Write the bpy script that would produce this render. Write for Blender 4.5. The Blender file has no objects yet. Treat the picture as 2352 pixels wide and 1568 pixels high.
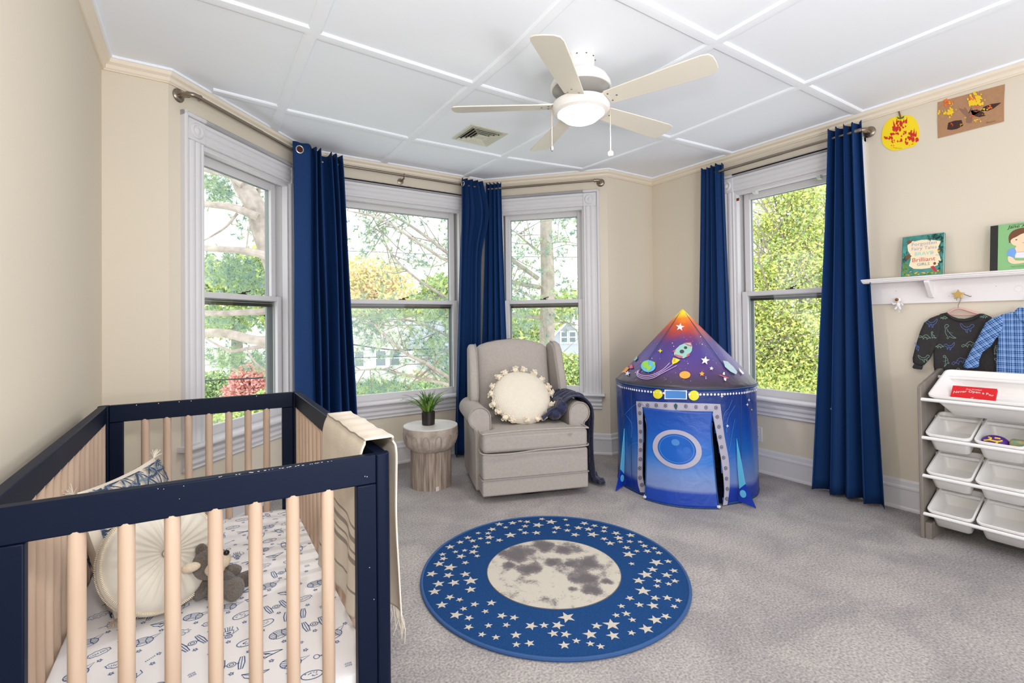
import bpy, bmesh, math, random
import numpy as np
from mathutils import Matrix, Vector
PI = math.pi
rnd = random.Random(7)
sc = bpy.context.scene
COL = sc.collection
# ---------------------------------------------------------------- camera, sky, exposure
CAM_H = 1.20
F_PX, YAW, PITCH, ROLL, CY = 1111.67, 0.5808068, 0.01264, -0.012147, 722.35
_f = np.array([math.sin(YAW)*math.cos(PITCH), math.cos(YAW)*math.cos(PITCH), math.sin(PITCH)])
_r = np.array([math.cos(YAW), -math.sin(YAW), 0.0])
_u = np.cross(_r, _f)
RT = math.cos(ROLL)*_r + math.sin(ROLL)*_u
UP = -math.sin(ROLL)*_r + math.cos(ROLL)*_u
cam_data = bpy.data.cameras.new('camera'); cam = bpy.data.objects.new('camera', cam_data); COL.objects.link(cam)
cam_data.sensor_width = 36; cam_data.lens = F_PX*36/2352; cam_data.shift_y = -(784-CY)/2352
cam_data.clip_start = 0.02; cam_data.clip_end = 300
cam.matrix_world = Matrix(((RT[0], UP[0], -_f[0], 0), (RT[1], UP[1], -_f[1], 0), (RT[2], UP[2], -_f[2], CAM_H), (0, 0, 0, 1)))
sc.camera = cam
world = bpy.data.worlds.new('sky'); sc.world = world; world.use_nodes = True
_bg = world.node_tree.nodes['Background']; _bg.inputs[0].default_value = (0.95, 0.965, 1.0, 1); _bg.inputs[1].default_value = 2.3
sc.view_settings.view_transform = 'Standard'; sc.view_settings.look = 'None'; sc.view_settings.gamma = 1
sc.view_settings.use_curve_mapping = False; sc.view_settings.exposure = 0.07
def area_light(name, loc, target, size, watts, col=(1, 1, 1)):
    ld = bpy.data.lights.new(name, 'AREA'); ld.shape = 'DISK'; ld.size = size; ld.energy = watts; ld.color = col
    lo = bpy.data.objects.new(name, ld); COL.objects.link(lo); lo.location = loc
    lo.rotation_euler = (Vector(target)-Vector(loc)).to_track_quat('-Z', 'Y').to_euler(); return lo
area_light('camera_flash', (.02, -.02, 1.52), (2.2, 3.2, 1.85), .16, 18, (1, .985, .97))       # on-camera flash of the photograph
area_light('added_uplight', (.8, -.9, 1.0), (1.0, -.2, 2.5), .6, 34, (1, .985, .97))    # added fill, no real lamp: bounced off the ceiling behind the camera
sc.cycles.max_bounces = 7; sc.cycles.diffuse_bounces = 5; sc.cycles.glossy_bounces = 3
sc.cycles.transparent_max_bounces = 8; sc.cycles.caustics_reflective = False; sc.cycles.caustics_refractive = False
sc.cycles.sample_clamp_indirect = 6.0

def ray(u, v):
    return RT*((u-1176)/F_PX) + UP*((CY-v)/F_PX) + _f
def at(u, v, dist):                      # point seen at a pixel, dist metres in front of the camera
    d = ray(u, v); return d*dist + np.array([0, 0, CAM_H])
def at_z(u, v, z):
    d = ray(u, v); return d*((z-CAM_H)/d[2]) + np.array([0, 0, CAM_H])

# ---------------------------------------------------------------- materials
def lin(c):
    return tuple((x/255/12.92 if x/255 <= .04045 else ((x/255+.055)/1.055)**2.4) for x in c)
MATS = {}
def mat(name, rgb, rough=.6, metal=0., var=None, bump=None, coat=0., sheen=0., emit=None, wood=None, spec=None, sss=None, alpha=None):
    if name in MATS: return MATS[name]
    m = bpy.data.materials.new(name); m.use_nodes = True; MATS[name] = m
    nt = m.node_tree; b = nt.nodes['Principled BSDF']; L = nt.links
    c = (*lin(rgb), 1)
    b.inputs['Base Color'].default_value = c
    b.inputs['Roughness'].default_value = rough; b.inputs['Metallic'].default_value = metal
    b.inputs['Coat Weight'].default_value = coat; b.inputs['Sheen Weight'].default_value = sheen
    if spec is not None: b.inputs['Specular IOR Level'].default_value = spec
    if emit: b.inputs['Emission Color'].default_value = (*lin(emit[0]), 1); b.inputs['Emission Strength'].default_value = emit[1]
    tc = nt.nodes.new('ShaderNodeTexCoord')
    def noise(scale, detail=3, vec=None):
        n = nt.nodes.new('ShaderNodeTexNoise'); n.inputs['Scale'].default_value = scale; n.inputs['Detail'].default_value = detail
        L.new(vec or tc.outputs['Object'], n.inputs['Vector']); return n
    if wood:                              # (second colour, stretch axis, scale)
        mp = nt.nodes.new('ShaderNodeMapping'); s = [wood[2]]*3; s[wood[1]] = wood[2]*.08
        mp.inputs['Scale'].default_value = s; L.new(tc.outputs['Object'], mp.inputs['Vector'])
        n = noise(1.0, 6, mp.outputs[0]); mx = nt.nodes.new('ShaderNodeMix'); mx.data_type = 'RGBA'
        rp = nt.nodes.new('ShaderNodeMapRange'); rp.inputs[1].default_value = .35; rp.inputs[2].default_value = .65
        L.new(n.outputs['Fac'], rp.inputs[0]); L.new(rp.outputs[0], mx.inputs[0])
        mx.inputs[6].default_value = c; mx.inputs[7].default_value = (*lin(wood[0]), 1); L.new(mx.outputs[2], b.inputs['Base Color'])
    if var:                               # (second colour, scale, contrast)
        n = noise(var[1], 5); mx = nt.nodes.new('ShaderNodeMix'); mx.data_type = 'RGBA'
        rp = nt.nodes.new('ShaderNodeMapRange'); k = var[2] if len(var) > 2 else .3
        rp.inputs[1].default_value = .5-k/2; rp.inputs[2].default_value = .5+k/2
        L.new(n.outputs['Fac'], rp.inputs[0]); L.new(rp.outputs[0], mx.inputs[0])
        mx.inputs[6].default_value = c; mx.inputs[7].default_value = (*lin(var[0]), 1); L.new(mx.outputs[2], b.inputs['Base Color'])
    if bump:                              # (scale, strength)
        n = noise(bump[0], 4); bp = nt.nodes.new('ShaderNodeBump'); bp.inputs['Strength'].default_value = bump[1]
        bp.inputs['Distance'].default_value = bump[2] if len(bump) > 2 else .005
        L.new(n.outputs['Fac'], bp.inputs['Height']); L.new(bp.outputs[0], b.inputs['Normal'])
    return m
W_PAINT = mat('wall_paint', (217, 207, 191), .8, bump=(90, .08, .002), var=((220, 210, 192), 1.3, .5), spec=.25)
CEIL = mat('ceiling_paint', (243, 247, 254), .85, spec=.2, bump=(14, .35, .004))
TRIM = mat('trim_paint', (216, 214, 217), .42, spec=.35)
TRIM2 = mat('sash_paint', (214, 212, 214), .45, spec=.35)
CROWN = mat('crown_paint', (232, 220, 202), .5)
OLD = mat('old_gap', (60, 55, 42), .9)
ALU = mat('storm_frame', (140, 146, 146), .5)
def carpet_mat():
    m = mat('carpet', (176, 169, 168), 1., spec=.1)
    nt = m.node_tree; L = nt.links; b = nt.nodes['Principled BSDF']; tc = [n for n in nt.nodes if n.type == 'TEX_COORD'][0]
    def nz(s, d): 
        n = nt.nodes.new('ShaderNodeTexNoise'); n.inputs['Scale'].default_value = s; n.inputs['Detail'].default_value = d; L.new(tc.outputs['Object'], n.inputs['Vector']); return n
    a = nz(3.4, 5); a.inputs['Distortion'].default_value = .8; c2 = nz(110, 6)
    r = nt.nodes.new('ShaderNodeValToRGB'); r.color_ramp.elements[0].position = .36; r.color_ramp.elements[1].position = .64
    r.color_ramp.elements[0].color = (*lin((158, 153, 153)), 1); r.color_ramp.elements[1].color = (*lin((178, 172, 169)), 1)
    L.new(a.outputs['Fac'], r.inputs[0])
    r2 = nt.nodes.new('ShaderNodeMapRange'); r2.inputs[1].default_value = .3; r2.inputs[2].default_value = .7; r2.inputs[3].default_value = .62; r2.inputs[4].default_value = 1.25
    L.new(c2.outputs['Fac'], r2.inputs[0])
    mu = nt.nodes.new('ShaderNodeVectorMath'); mu.operation = 'SCALE'; L.new(r.outputs[0], mu.inputs[0]); L.new(r2.outputs[0], mu.inputs['Scale'])
    L.new(mu.outputs[0], b.inputs['Base Color'])
    bp = nt.nodes.new('ShaderNodeBump'); bp.inputs['Strength'].default_value = .7; bp.inputs['Distance'].default_value = .006
    ad = nt.nodes.new('ShaderNodeMath'); ad.operation = 'ADD'; c3 = nz(9, 5); L.new(c2.outputs['Fac'], ad.inputs[0]); L.new(c3.outputs['Fac'], ad.inputs[1])
    L.new(ad.outputs[0], bp.inputs['Height']); L.new(bp.outputs[0], b.inputs['Normal'])
    return m
CARPET = carpet_mat()
def glass_mat():
    m = bpy.data.materials.new('window_glass'); m.use_nodes = True; nt = m.node_tree; nt.nodes.clear()
    o = nt.nodes.new('ShaderNodeOutputMaterial'); t = nt.nodes.new('ShaderNodeBsdfTransparent'); g = nt.nodes.new('ShaderNodeBsdfGlossy')
    t.inputs[0].default_value = (.97, .99, .98, 1); g.inputs['Roughness'].default_value = .02
    lw = nt.nodes.new('ShaderNodeLayerWeight'); lw.inputs[0].default_value = .5; mx = nt.nodes.new('ShaderNodeMixShader')
    pw = nt.nodes.new('ShaderNodeMath'); pw.operation = 'POWER'; pw.inputs[1].default_value = 4.5; ma = nt.nodes.new('ShaderNodeMath'); ma.operation = 'MULTIPLY_ADD'; ma.inputs[1].default_value = .55; ma.inputs[2].default_value = .035
    nt.links.new(lw.outputs['Facing'], pw.inputs[0]); nt.links.new(pw.outputs[0], ma.inputs[0]); nt.links.new(ma.outputs[0], mx.inputs[0]); nt.links.new(t.outputs[0], mx.inputs[1]); nt.links.new(g.outputs[0], mx.inputs[2]); nt.links.new(mx.outputs[0], o.inputs[0])
    return m
GLASS = glass_mat()

# ---------------------------------------------------------------- mesh helpers
class MB:
    def __init__(s): s.v = []; s.f = []; s.m = []
    def add(s, vs, fs, mi=0):
        n = len(s.v); s.v += [tuple(float(c) for c in p) for p in vs]
        for f in fs: s.f.append(tuple(n+i for i in f)); s.m.append(mi)
        return s
    def box(s, x0, x1, y0, y1, z0, z1, mi=0, M=None):
        vs = [(x, y, z) for z in (z0, z1) for y in (y0, y1) for x in (x0, x1)]
        if M is not None: vs = [tuple(M @ Vector(p)) for p in vs]
        return s.add(vs, [(0, 2, 3, 1), (4, 5, 7, 6), (0, 1, 5, 4), (2, 6, 7, 3), (0, 4, 6, 2), (1, 3, 7, 5)], mi)
    def prism(s, poly, fn, t0, t1, mi=0):   # poly of 2D points, fn(a, b, t) -> xyz
        n = len(poly)
        vs = [fn(a, b, t0) for a, b in poly]+[fn(a, b, t1) for a, b in poly]
        fs = [tuple(range(n)), tuple(reversed(range(n, 2*n)))]+[(i, (i+1) % n, n+(i+1) % n, n+i) for i in range(n)]
        return s.add(vs, fs, mi)
    def tube(s, pts, r, seg=8, mi=0, closed=False, cap=True, flat=1.0):
        P = [np.array(p, float) for p in pts]; n = len(P)
        R = [r]*n if not hasattr(r, '__len__') else list(r)
        T = []
        for i in range(n):
            a = P[(i-1) % n] if (closed or i) else P[i]; b = P[(i+1) % n] if (closed or i < n-1) else P[i]
            t = b-a; T.append(t/(np.linalg.norm(t)+1e-12))
        nrm = np.cross(T[0], (0, 0, 1)) if abs(T[0][2]) < .9 else np.cross(T[0], (1, 0, 0))
        nrm /= np.linalg.norm(nrm); vs = []
        for i in range(n):
            nrm = nrm-T[i]*(nrm@T[i]); nrm /= np.linalg.norm(nrm)+1e-12; bi = np.cross(T[i], nrm)
            for k in range(seg):
                a = 2*PI*k/seg; vs.append(P[i]+R[i]*(math.cos(a)*nrm+flat*math.sin(a)*bi))
        fs = []
        for i in range(n if closed else n-1):
            j = (i+1) % n
            for k in range(seg): fs.append((i*seg+k, i*seg+(k+1) % seg, j*seg+(k+1) % seg, j*seg+k))
        if cap and not closed: fs += [tuple(reversed(range(seg))), tuple(range((n-1)*seg, n*seg))]
        return s.add(vs, fs, mi)
    def lathe(s, prof, seg=32, c=(0, 0, 0), mi=0, rf=None):
        vs = []; n = len(prof)
        for i, (r, z) in enumerate(prof):
            for k in range(seg):
                a = 2*PI*k/seg; rr = r*(rf(a, z) if rf else 1); vs.append((c[0]+rr*math.cos(a), c[1]+rr*math.sin(a), c[2]+z))
        fs = [(i*seg+k, i*seg+(k+1) % seg, (i+1)*seg+(k+1) % seg, (i+1)*seg+k) for i in range(n-1) for k in range(seg)]
        fs += [tuple(reversed(range(seg))), tuple(range((n-1)*seg, n*seg))]
        return s.add(vs, fs, mi)
    def grid(s, fn, nu, nv, cu=False, cv=False, mi=0, mf=None):
        vs = [fn(i/(nu if cu else nu-1), j/(nv if cv else nv-1)) for i in range(nu) for j in range(nv)]
        fs = []; 
        for i in range(nu if cu else nu-1):
            for j in range(nv if cv else nv-1):
                fs.append((i*nv+j, ((i+1) % nu)*nv+j, ((i+1) % nu)*nv+(j+1) % nv, i*nv+(j+1) % nv))
        n = len(s.v); s.v += [tuple(float(c) for c in p) for p in vs]
        for f in fs: s.f.append(tuple(n+k for k in f)); s.m.append(mi)
        return s
    def blob(s, c, r, seg=12, rings=8, mi=0, M=None, p=1.0, wob=0, rg=None):   # ellipsoid; p < 1 squares it off
        sg = lambda x: math.copysign(abs(x)**p, x)
        vs = []; ph = [rg.uniform(0, 6) for _ in range(3)] if rg else (0, 0, 0)
        for i in range(rings+1):
            t = PI*i/rings-PI/2
            for k in range(seg):
                a = 2*PI*k/seg; q = 1+wob*math.sin(3*a+ph[0])*math.cos(2*t+ph[1])
                w = (r[0]*sg(math.cos(t))*sg(math.cos(a))*q, r[1]*sg(math.cos(t))*sg(math.sin(a))*q, r[2]*sg(math.sin(t))*q)
                if M is not None: w = M @ Vector(w)
                vs.append((c[0]+w[0], c[1]+w[1], c[2]+w[2]))
        fs = [(i*seg+k, i*seg+(k+1) % seg, (i+1)*seg+(k+1) % seg, (i+1)*seg+k) for i in range(rings) for k in range(seg)]
        return s.add(vs, fs, mi)
    def ribbon(s, pts, w, mp, mi=0, closed=False):    # flat stroke along 2D points, mapped to 3D by mp
        P = [np.array(p, float) for p in pts]; n = len(P); A = []; B = []
        if n < 2: return s
        for i in range(n):
            a = P[(i-1) % n] if (closed or i) else P[i]; b = P[(i+1) % n] if (closed or i < n-1) else P[i]
            t = b-a; t /= np.linalg.norm(t)+1e-9; nn = np.array([-t[1], t[0]])*w/2; A.append(P[i]+nn); B.append(P[i]-nn)
        vs = [mp(*q) for q in A]+[mp(*q) for q in B]
        fs = [(i, (i+1) % n, n+(i+1) % n, n+i) for i in range(n if closed else n-1)]
        return s.add(vs, fs, mi)
    def poly(s, pts, mp, mi=0):
        return s.add([mp(*q) for q in pts], [tuple(range(len(pts)))], mi)
    def fan(s, pts, mp, mi=0):
        c = np.mean(np.array(pts, float), axis=0); n = len(pts)
        return s.add([mp(*c)]+[mp(*q) for q in pts], [(0, 1+i, 1+(i+1) % n) for i in range(n)], mi)
    def build(s, name, mats, parent=None, smooth=True, ang=35, bevel=0, seg=2, sub=0, solid=0, world=False, recalc=True, **props):
        me = bpy.data.meshes.new(name)
        vs = s.v
        if world and parent is not None:
            Mi = root_matrix(parent).inverted(); vs = [tuple(Mi @ Vector(p)) for p in vs]
        me.from_pydata(vs, [], s.f)
        mats = mats if isinstance(mats, (list, tuple)) else [mats]
        for m in mats: me.materials.append(m)
        if len(mats) > 1: me.polygons.foreach_set('material_index', s.m)
        if recalc:
            bm = bmesh.new(); bm.from_mesh(me)
            bmesh.ops.recalc_face_normals(bm, faces=bm.faces); bm.to_mesh(me); bm.free()
        if smooth:
            me.polygons.foreach_set('use_smooth', [True]*len(me.polygons))
            try: me.set_sharp_from_angle(angle=math.radians(ang))
            except Exception: pass
        me.update()
        o = bpy.data.objects.new(name, me); COL.objects.link(o)
        if parent is not None: o.parent = parent
        if solid:
            k = o.modifiers.new('solid', 'SOLIDIFY'); k.thickness = solid; k.offset = 0
        if bevel:
            k = o.modifiers.new('bevel', 'BEVEL'); k.width = bevel; k.segments = seg; k.limit_method = 'ANGLE'; k.angle_limit = math.radians(40)
        if sub:
            k = o.modifiers.new('sub', 'SUBSURF'); k.levels = sub; k.render_levels = sub
        for a, b in props.items():
            if b is not None: o[a] = b
        return o
def root_matrix(o):
    M = o.matrix_basis.copy()
    while o.parent: o = o.parent; M = o.matrix_basis @ M
    return M
def thing(name, label, category, loc=(0, 0, 0), rz=0., group=None, kind=None, rot=None):
    o = bpy.data.objects.new(name, None); COL.objects.link(o); o.empty_display_size = .05
    o.location = [float(c) for c in loc]; o.rotation_euler = rot if rot else (0, 0, rz)
    if label: o['label'] = label
    if category: o['category'] = category
    if group: o['group'] = group
    if kind: o['kind'] = kind
    return o
def dup(o, parent=None, data_only=False):
    c = o.copy(); COL.objects.link(c)
    if parent is not None: c.parent = parent
    for ch in list(o.children): dup(ch, c)
    return c
def circ(r, n=24, c=(0, 0), a0=0, a1=2*PI, ry=None):
    full = abs(a1-a0-2*PI) < 1e-6
    return [(c[0]+r*math.cos(a0+(a1-a0)*i/(n if full else n-1)), c[1]+(ry or r)*math.sin(a0+(a1-a0)*i/(n if full else n-1))) for i in range(n)]
def star(r, c=(0, 0), rot=PI/2, k=.42, n=5):
    return [(c[0]+(r if i % 2 == 0 else r*k)*math.cos(rot+PI*i/n), c[1]+(r if i % 2 == 0 else r*k)*math.sin(rot+PI*i/n)) for i in range(2*n)]
def smooth_path(pts, n=6, closed=False):           # Catmull-Rom
    P = [np.array(p, float) for p in pts]; m = len(P); out = []
    for i in range(m if closed else m-1):
        g = (lambda k: P[k % m]) if closed else (lambda k: P[min(max(k, 0), m-1)])
        p0, p1, p2, p3 = g(i-1), g(i), g(i+1), g(i+2)
        for j in range(n):
            t = j/n; out.append(.5*((2*p1)+(-p0+p2)*t+(2*p0-5*p1+4*p2-p3)*t*t+(-p0+3*p1-3*p2+p3)*t**3))
    if not closed: out.append(P[-1])
    return out
def text2d(txt, size):
    cu = bpy.data.curves.new('txt', 'FONT'); cu.body = txt; cu.size = size; cu.align_x = 'CENTER'; cu.resolution_u = 2
    ob = bpy.data.objects.new('txt', cu); COL.objects.link(ob)
    me = bpy.data.meshes.new_from_object(ob.evaluated_get(bpy.context.evaluated_depsgraph_get()))
    vs = [(v.co.x, v.co.y) for v in me.vertices]; fs = [tuple(p.vertices) for p in me.polygons]
    bpy.data.objects.remove(ob); bpy.data.meshes.remove(me)
    return vs, fs
def put_text(mb, txt, size, mp, mi=0):
    vs, fs = text2d(txt, size); mb.add([mp(*q) for q in vs], fs, mi)

# ---------------------------------------------------------------- room shell
H = 2.545; XL, XR = -.384, 3.69; YB = -1.6
PT = [np.array(p) for p in ((XL, YB), (XL, 3.125), (-.112, 3.125), (.726, 3.999), (2.315, 3.999), (3.096, 3.14), (XR, 3.14), (XR, YB))]
WN = ['wall_left', 'wall_back_left', 'wall_bay_left', 'wall_bay_center', 'wall_bay_right', 'wall_back_right', 'wall_right']
BN = ['baseboard_left', 'baseboard_back_left', 'baseboard_bay_left', 'baseboard_bay_center', 'baseboard_bay_right', 'baseboard_back_right', 'baseboard_right']
def seg_frame(i):
    a, b = PT[i], PT[i+1]; t = (b-a)/np.linalg.norm(b-a); return a, b, t, math.atan2(t[1], t[0]), float(np.linalg.norm(b-a))
def mitre(i, end, d):            # inward offset d at the start/end of segment i, in that segment's own frame
    a, b, t, an, L = seg_frame(i); n = np.array([-t[1], t[0]])
    j = i+1 if end else i-1
    if j < 0 or j > 6: return 0.
    t2 = seg_frame(j)[2]; c = float(t@t2); s = float(t[0]*t2[1]-t[1]*t2[0])
    if not end: s = float(t2[0]*t[1]-t2[1]*t[0])
    return d*s/(1+c)*(1 if end else -1)
WIN = {2: (.218, .998, 0.), 3: (.248, 1.340, 0.), 4: (.166, .946, 0.), 6: (.853, 1.633, .045)}
Z_SILL, Z_HEAD, CW = .52, 2.215, .145
wall_obj = {}
TH = .16
for i in range(7):
    a, b, t, an, L = seg_frame(i); mb = MB()
    e0 = mitre(i, False, -TH); e1 = mitre(i, True, -TH)
    def P(x, y, z, e0=e0, e1=e1, L=L):            # y outward
        k = y/TH; return (x+(e0*k if x <= 0 else (e1*k if x >= L else 0)), y, z)
    def slab(x0, x1, z0, z1):
        vs = [P(x, y, z) for z in (z0, z1) for y in (0, TH) for x in (x0, x1)]
        mb.add(vs, [(0, 2, 3, 1), (4, 5, 7, 6), (0, 1, 5, 4), (2, 6, 7, 3), (0, 4, 6, 2), (1, 3, 7, 5)])
    if i in WIN:
        s0, s1, zo = WIN[i]; s0 -= .015; s1 += .015; zs = Z_SILL+zo-.03; zh = Z_HEAD+.02
        slab(0, s0, 0, H); slab(s1, L, 0, H); slab(s0, s1, 0, zs); slab(s0, s1, zh, H)
    else: slab(0, L, 0, H)
    o = mb.build(WN[i], W_PAINT, kind='structure', smooth=False); o.location = (a[0], a[1], 0); o.rotation_euler = (0, 0, an); wall_obj[i] = o
    # baseboard: plinth, cove cap, shoe
    bh = .185
    prof = [(0, 0), (.026, 0), (.026, .012), (.02, .022), (.02, bh-.06), (.023, bh-.055), (.023, bh-.045), (.014, bh-.035), (.012, bh-.012), (.004, bh), (0, bh)]
    mb = MB(); n = len(prof); E0 = mitre(i, False, 1); E1 = mitre(i, True, 1)
    vs = [(E0*d*1.0, -d, z) for d, z in prof]+[(L+E1*d, -d, z) for d, z in prof]
    mb.add(vs, [tuple(range(n)), tuple(range(n, 2*n))]+[(k, (k+1) % n, n+(k+1) % n, n+k) for k in range(n)])
    o = mb.build(BN[i], TRIM, kind='structure', ang=25); o.location = (a[0], a[1], 0); o.rotation_euler = (0, 0, an)
    prof = [(0, 0), (.008, 0), (.010, -.0), (.010, .004), (.018, .010), (.020, .022), (.020, .026), (.034, .036), (.038, .050), (.038, .054), (0, .054)]
    mb = MB(); n = len(prof); z0 = H-.066
    vs = [(E0*d, -d, z0+z) for d, z in prof]+[(L+E1*d, -d, z0+z) for d, z in prof]
    mb.add(vs, [tuple(range(n)), tuple(range(n, 2*n))]+[(k, (k+1) % n, n+(k+1) % n, n+k) for k in range(n)])
    cap = [(0, .054), (.046, .054), (.048, .060), (.046, .066), (0, .066)]
    m = len(cap); vs = [(E0*d, -d, z0+z) for d, z in cap]+[(L+E1*d, -d, z0+z) for d, z in cap]
    mb.add(vs, [tuple(range(m)), tuple(range(m, 2*m))]+[(k, (k+1) % m, m+(k+1) % m, m+k) for k in range(m)], 1)
    o = mb.build('trim_%d' % (i+1), [CROWN, CEIL], kind='structure', ang=25); o.location = (a[0], a[1], 0); o.rotation_euler = (0, 0, an)
mb = MB(); mb.prism([(p[0], p[1]) for p in PT], lambda x, y, t: (x, y, t), -.1, 0)
mb.build('floor', CARPET, kind='structure', smooth=False)
mb = MB(); mb.prism([(p[0], p[1]) for p in PT], lambda x, y, t: (x, y, t), H, H+.12)
ceiling = mb.build('ceiling', CEIL, kind='structure', smooth=False)
# ceiling battens: lines read from the photograph, laid on the ceiling plane
BAT = .062
def batten(px, side, ext=(0, 0)):
    P = [at_z(u, v, H)[:2] for u, v in px]
    if ext[0]: P[0] = P[0]-(P[1]-P[0])/np.linalg.norm(P[1]-P[0])*ext[0]
    if ext[1]: P[-1] = P[-1]+(P[-1]-P[-2])/np.linalg.norm(P[-1]-P[-2])*ext[1]
    n = len(P); mb = MB(); prof = [(0, 0), (0, -.007), (.007, -.013), (BAT*.5, -.015), (BAT-.007, -.013), (BAT, -.007), (BAT, 0)]
    ring = []
    for i in range(n):
        t = (P[min(i+1, n-1)]-P[max(i-1, 0)]); t /= np.linalg.norm(t); nn = np.array([-t[1], t[0]])*side
        ring.append([(P[i][0]+nn[0]*d, P[i][1]+nn[1]*d, H+z+.001) for d, z in prof])
    k = len(prof); vs = [p for r in ring for p in r]
    fs = [(i*k+j, i*k+(j+1) % k, (i+1)*k+(j+1) % k, (i+1)*k+j) for i in range(n-1) for j in range(k)]
    fs += [tuple(range(k)), tuple(range((n-1)*k, n*k))]
    mb.add(vs, fs); mb.build('batten', CEIL, ceiling, ang=30)
batten([(768.4, 0), (739.8, 72.7), (727.6, 88), (658.2, 252.6), (639.5, 302)], 1, (1.2, 0.02))
batten([(1316, 0), (1200, 112.2), (1102.6, 195), (1091, 203), (948, 322.7), (891, 372)], 1, (1.6, 0))
batten([(1833, 0), (1636.7, 108.4), (1156, 364), (1078, 404)], 1, (1.6, 0))
batten([(2341, 0), (1836, 203), (1531, 324), (1338, 391.6)], 1, (1.2, 0.0))
batten([(470, 0), (713, 76), (730, 86.7), (1097, 203), (1200, 233), (1531, 320), (1677, 356)], -1, (.4, 0))
batten([(486, 211), (644, 250.4), (656, 257.7), (939, 321.4), (1153.6, 363.5), (1338, 391)], -1)
batten([(1422.4, 0), (1630, 103), (1823, 196.4), (1960, 261.5)], -1, (1.5, 0))

# ---------------------------------------------------------------- windows
def make_window(num, i):
    s0, s1, zo = WIN[i]; a, b, t, an, L = seg_frame(i)
    w = thing('window_%d' % num, None, None, (a[0], a[1], 0), an, kind='structure')
    zs = Z_SILL+zo; zh = Z_HEAD
    # fluted casing, profile across the board (x from the inner edge outwards, y into the room)
    prof = [(0, 0), (0, .014), (.006, .020), (.014, .020), (.020, .016), (.028, .022), (.040, .024), (.052, .022), (.060, .016), (.068, .022), (.080, .024), (.092, .022), (.100, .016),
            (.110, .018), (.118, .018), (.122, .030), (.130, .036), (.138, .036), (.145, .028), (.145, 0)]
    for sgn, x0 in ((-1, s0), (1, s1)):
        MB().prism(prof, lambda p, q, z: (x0+sgn*p, -q, z), zs, zh+.01).build('casing_side', TRIM, w, ang=28)
        MB().prism([q for q in prof if q[0] >= .118][0:1]+[(.122, .030), (.130, .036), (.138, .036), (.145, .028), (.145, 0), (.118, 0)], lambda p, q, z: (x0+sgn*p, -q, z), zh+.01, zh+.145+.012).build('casing_edge', TRIM, w, ang=28)
        cb = MB(); xa, xb = sorted((x0+sgn*.002, x0+sgn*.118)); cb.box(xa, xb, -.028, 0, zh+.010, zh+.128)
        cb = cb.build('corner_block', TRIM, w, bevel=.003)
        cx, cz = (xa+xb)/2, zh+.069; rg = MB()
        pr = [(.0, .040), (.012, .039), (.020, .031), (.024, .030), (.030, .036), (.038, .037), (.044, .031), (.046, .026)]
        sg = 28; vs = [(cx+r*math.cos(2*PI*k/sg), -y, cz+r*math.sin(2*PI*k/sg)) for r, y in pr for k in range(sg)]
        rg.add(vs, [(p*sg+k, p*sg+(k+1) % sg, (p+1)*sg+(k+1) % sg, (p+1)*sg+k) for p in range(len(pr)-1) for k in range(sg)])
        rg.build('rosette', TRIM, cb, ang=60)
    hp = [(p, q) for p, q in prof]
    MB().prism(hp, lambda p, q, x: (x, -q, zh+.012+p), s0-.002, s1+.002).build('casing_head', TRIM, w, ang=28)
    MB().prism([(.118, .018), (.122, .030), (.130, .036), (.138, .036), (.145, .028), (.145, 0), (.118, 0)], lambda p, q, x: (x, -q, zh+.012+p), s0-.145, s1+.145).build('casing_top', TRIM, w, ang=28)
    # jambs
    jb = MB(); D = .15
    jb.box(s0-.02, s0, 0, D, zs, zh+.02).box(s1, s1+.02, 0, D, zs, zh+.02).box(s0, s1, 0, D, zh, zh+.02)
    jb.box(s0, s0+.014, .0, .045, zs, zh).box(s1-.014, s1, .0, .045, zs, zh).box(s0+.014, s1-.014, 0, .045, zh-.014, zh)
    jb.build('jamb', TRIM2, w, bevel=.002)
    MB().box(s0-.02, s1+.02, .0, D+.03, zs-.03, zs+.004).build('outer_sill', TRIM2, w)
    zm = 1.372+zo*.4
    def sash(name, y0, z0, z1, bot, top):
        st = .048; x0, x1 = s0+.014 if name == 'lower_sash' else s0+.02, s1-.014 if name == 'lower_sash' else s1-.02
        q = MB(); q.box(x0, x0+st, y0, y0+.034, z0, z1).box(x1-st, x1, y0, y0+.034, z0, z1)
        q.box(x0+st, x1-st, y0, y0+.034, z0, z0+bot).box(x0+st, x1-st, y0, y0+.034, z1-top, z1)
        so = q.build(name, TRIM2, w, bevel=.004)
        MB().box(x0+st-.004, x1-st+.004, y0+.016, y0+.019, z0+bot-.004, z1-top+.004).build('pane', GLASS, so, smooth=False)
        lip = MB(); e = .006
        for (xa, xb, za, zb) in ((x0+st, x0+st+e, z0+bot, z1-top), (x1-st-e, x1-st, z0+bot, z1-top), (x0+st, x1-st, z1-top-e, z1-top)):
            lip.box(xa, xb, y0+.024, y0+.034, za, zb)
        lip.build('glazing_bead', ALU, so, smooth=False)
        return so
    us = sash('upper_sash', .092, zm-.03, zh, .040, .052)
    ls = sash('lower_sash', .050, zs+.004, zm+.022, .072, .036)
    MB().box(s0+.03, s1-.03, .084, .092, zm-.026, zm-.016).box(s0+.06, s1-.06, .086, .0905, zm-.052, zm-.03).build('weather_gap', OLD, us, smooth=False)
    # storm window frame outside
    q = MB(); q.box(s0+.0, s0+.064, .135, .148, zs, zh).box(s1-.064, s1, .135, .148, zs, zh).box(s0+.064, s1-.064, .135, .148, zh-.050, zh).box(s0+.064, s1-.064, .135, .148, zm-.05, zm-.015)
    q.build('storm_frame', ALU, w, smooth=False)
    lk = MB(); cx = (s0+s1)/2; z = zm+.022
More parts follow.
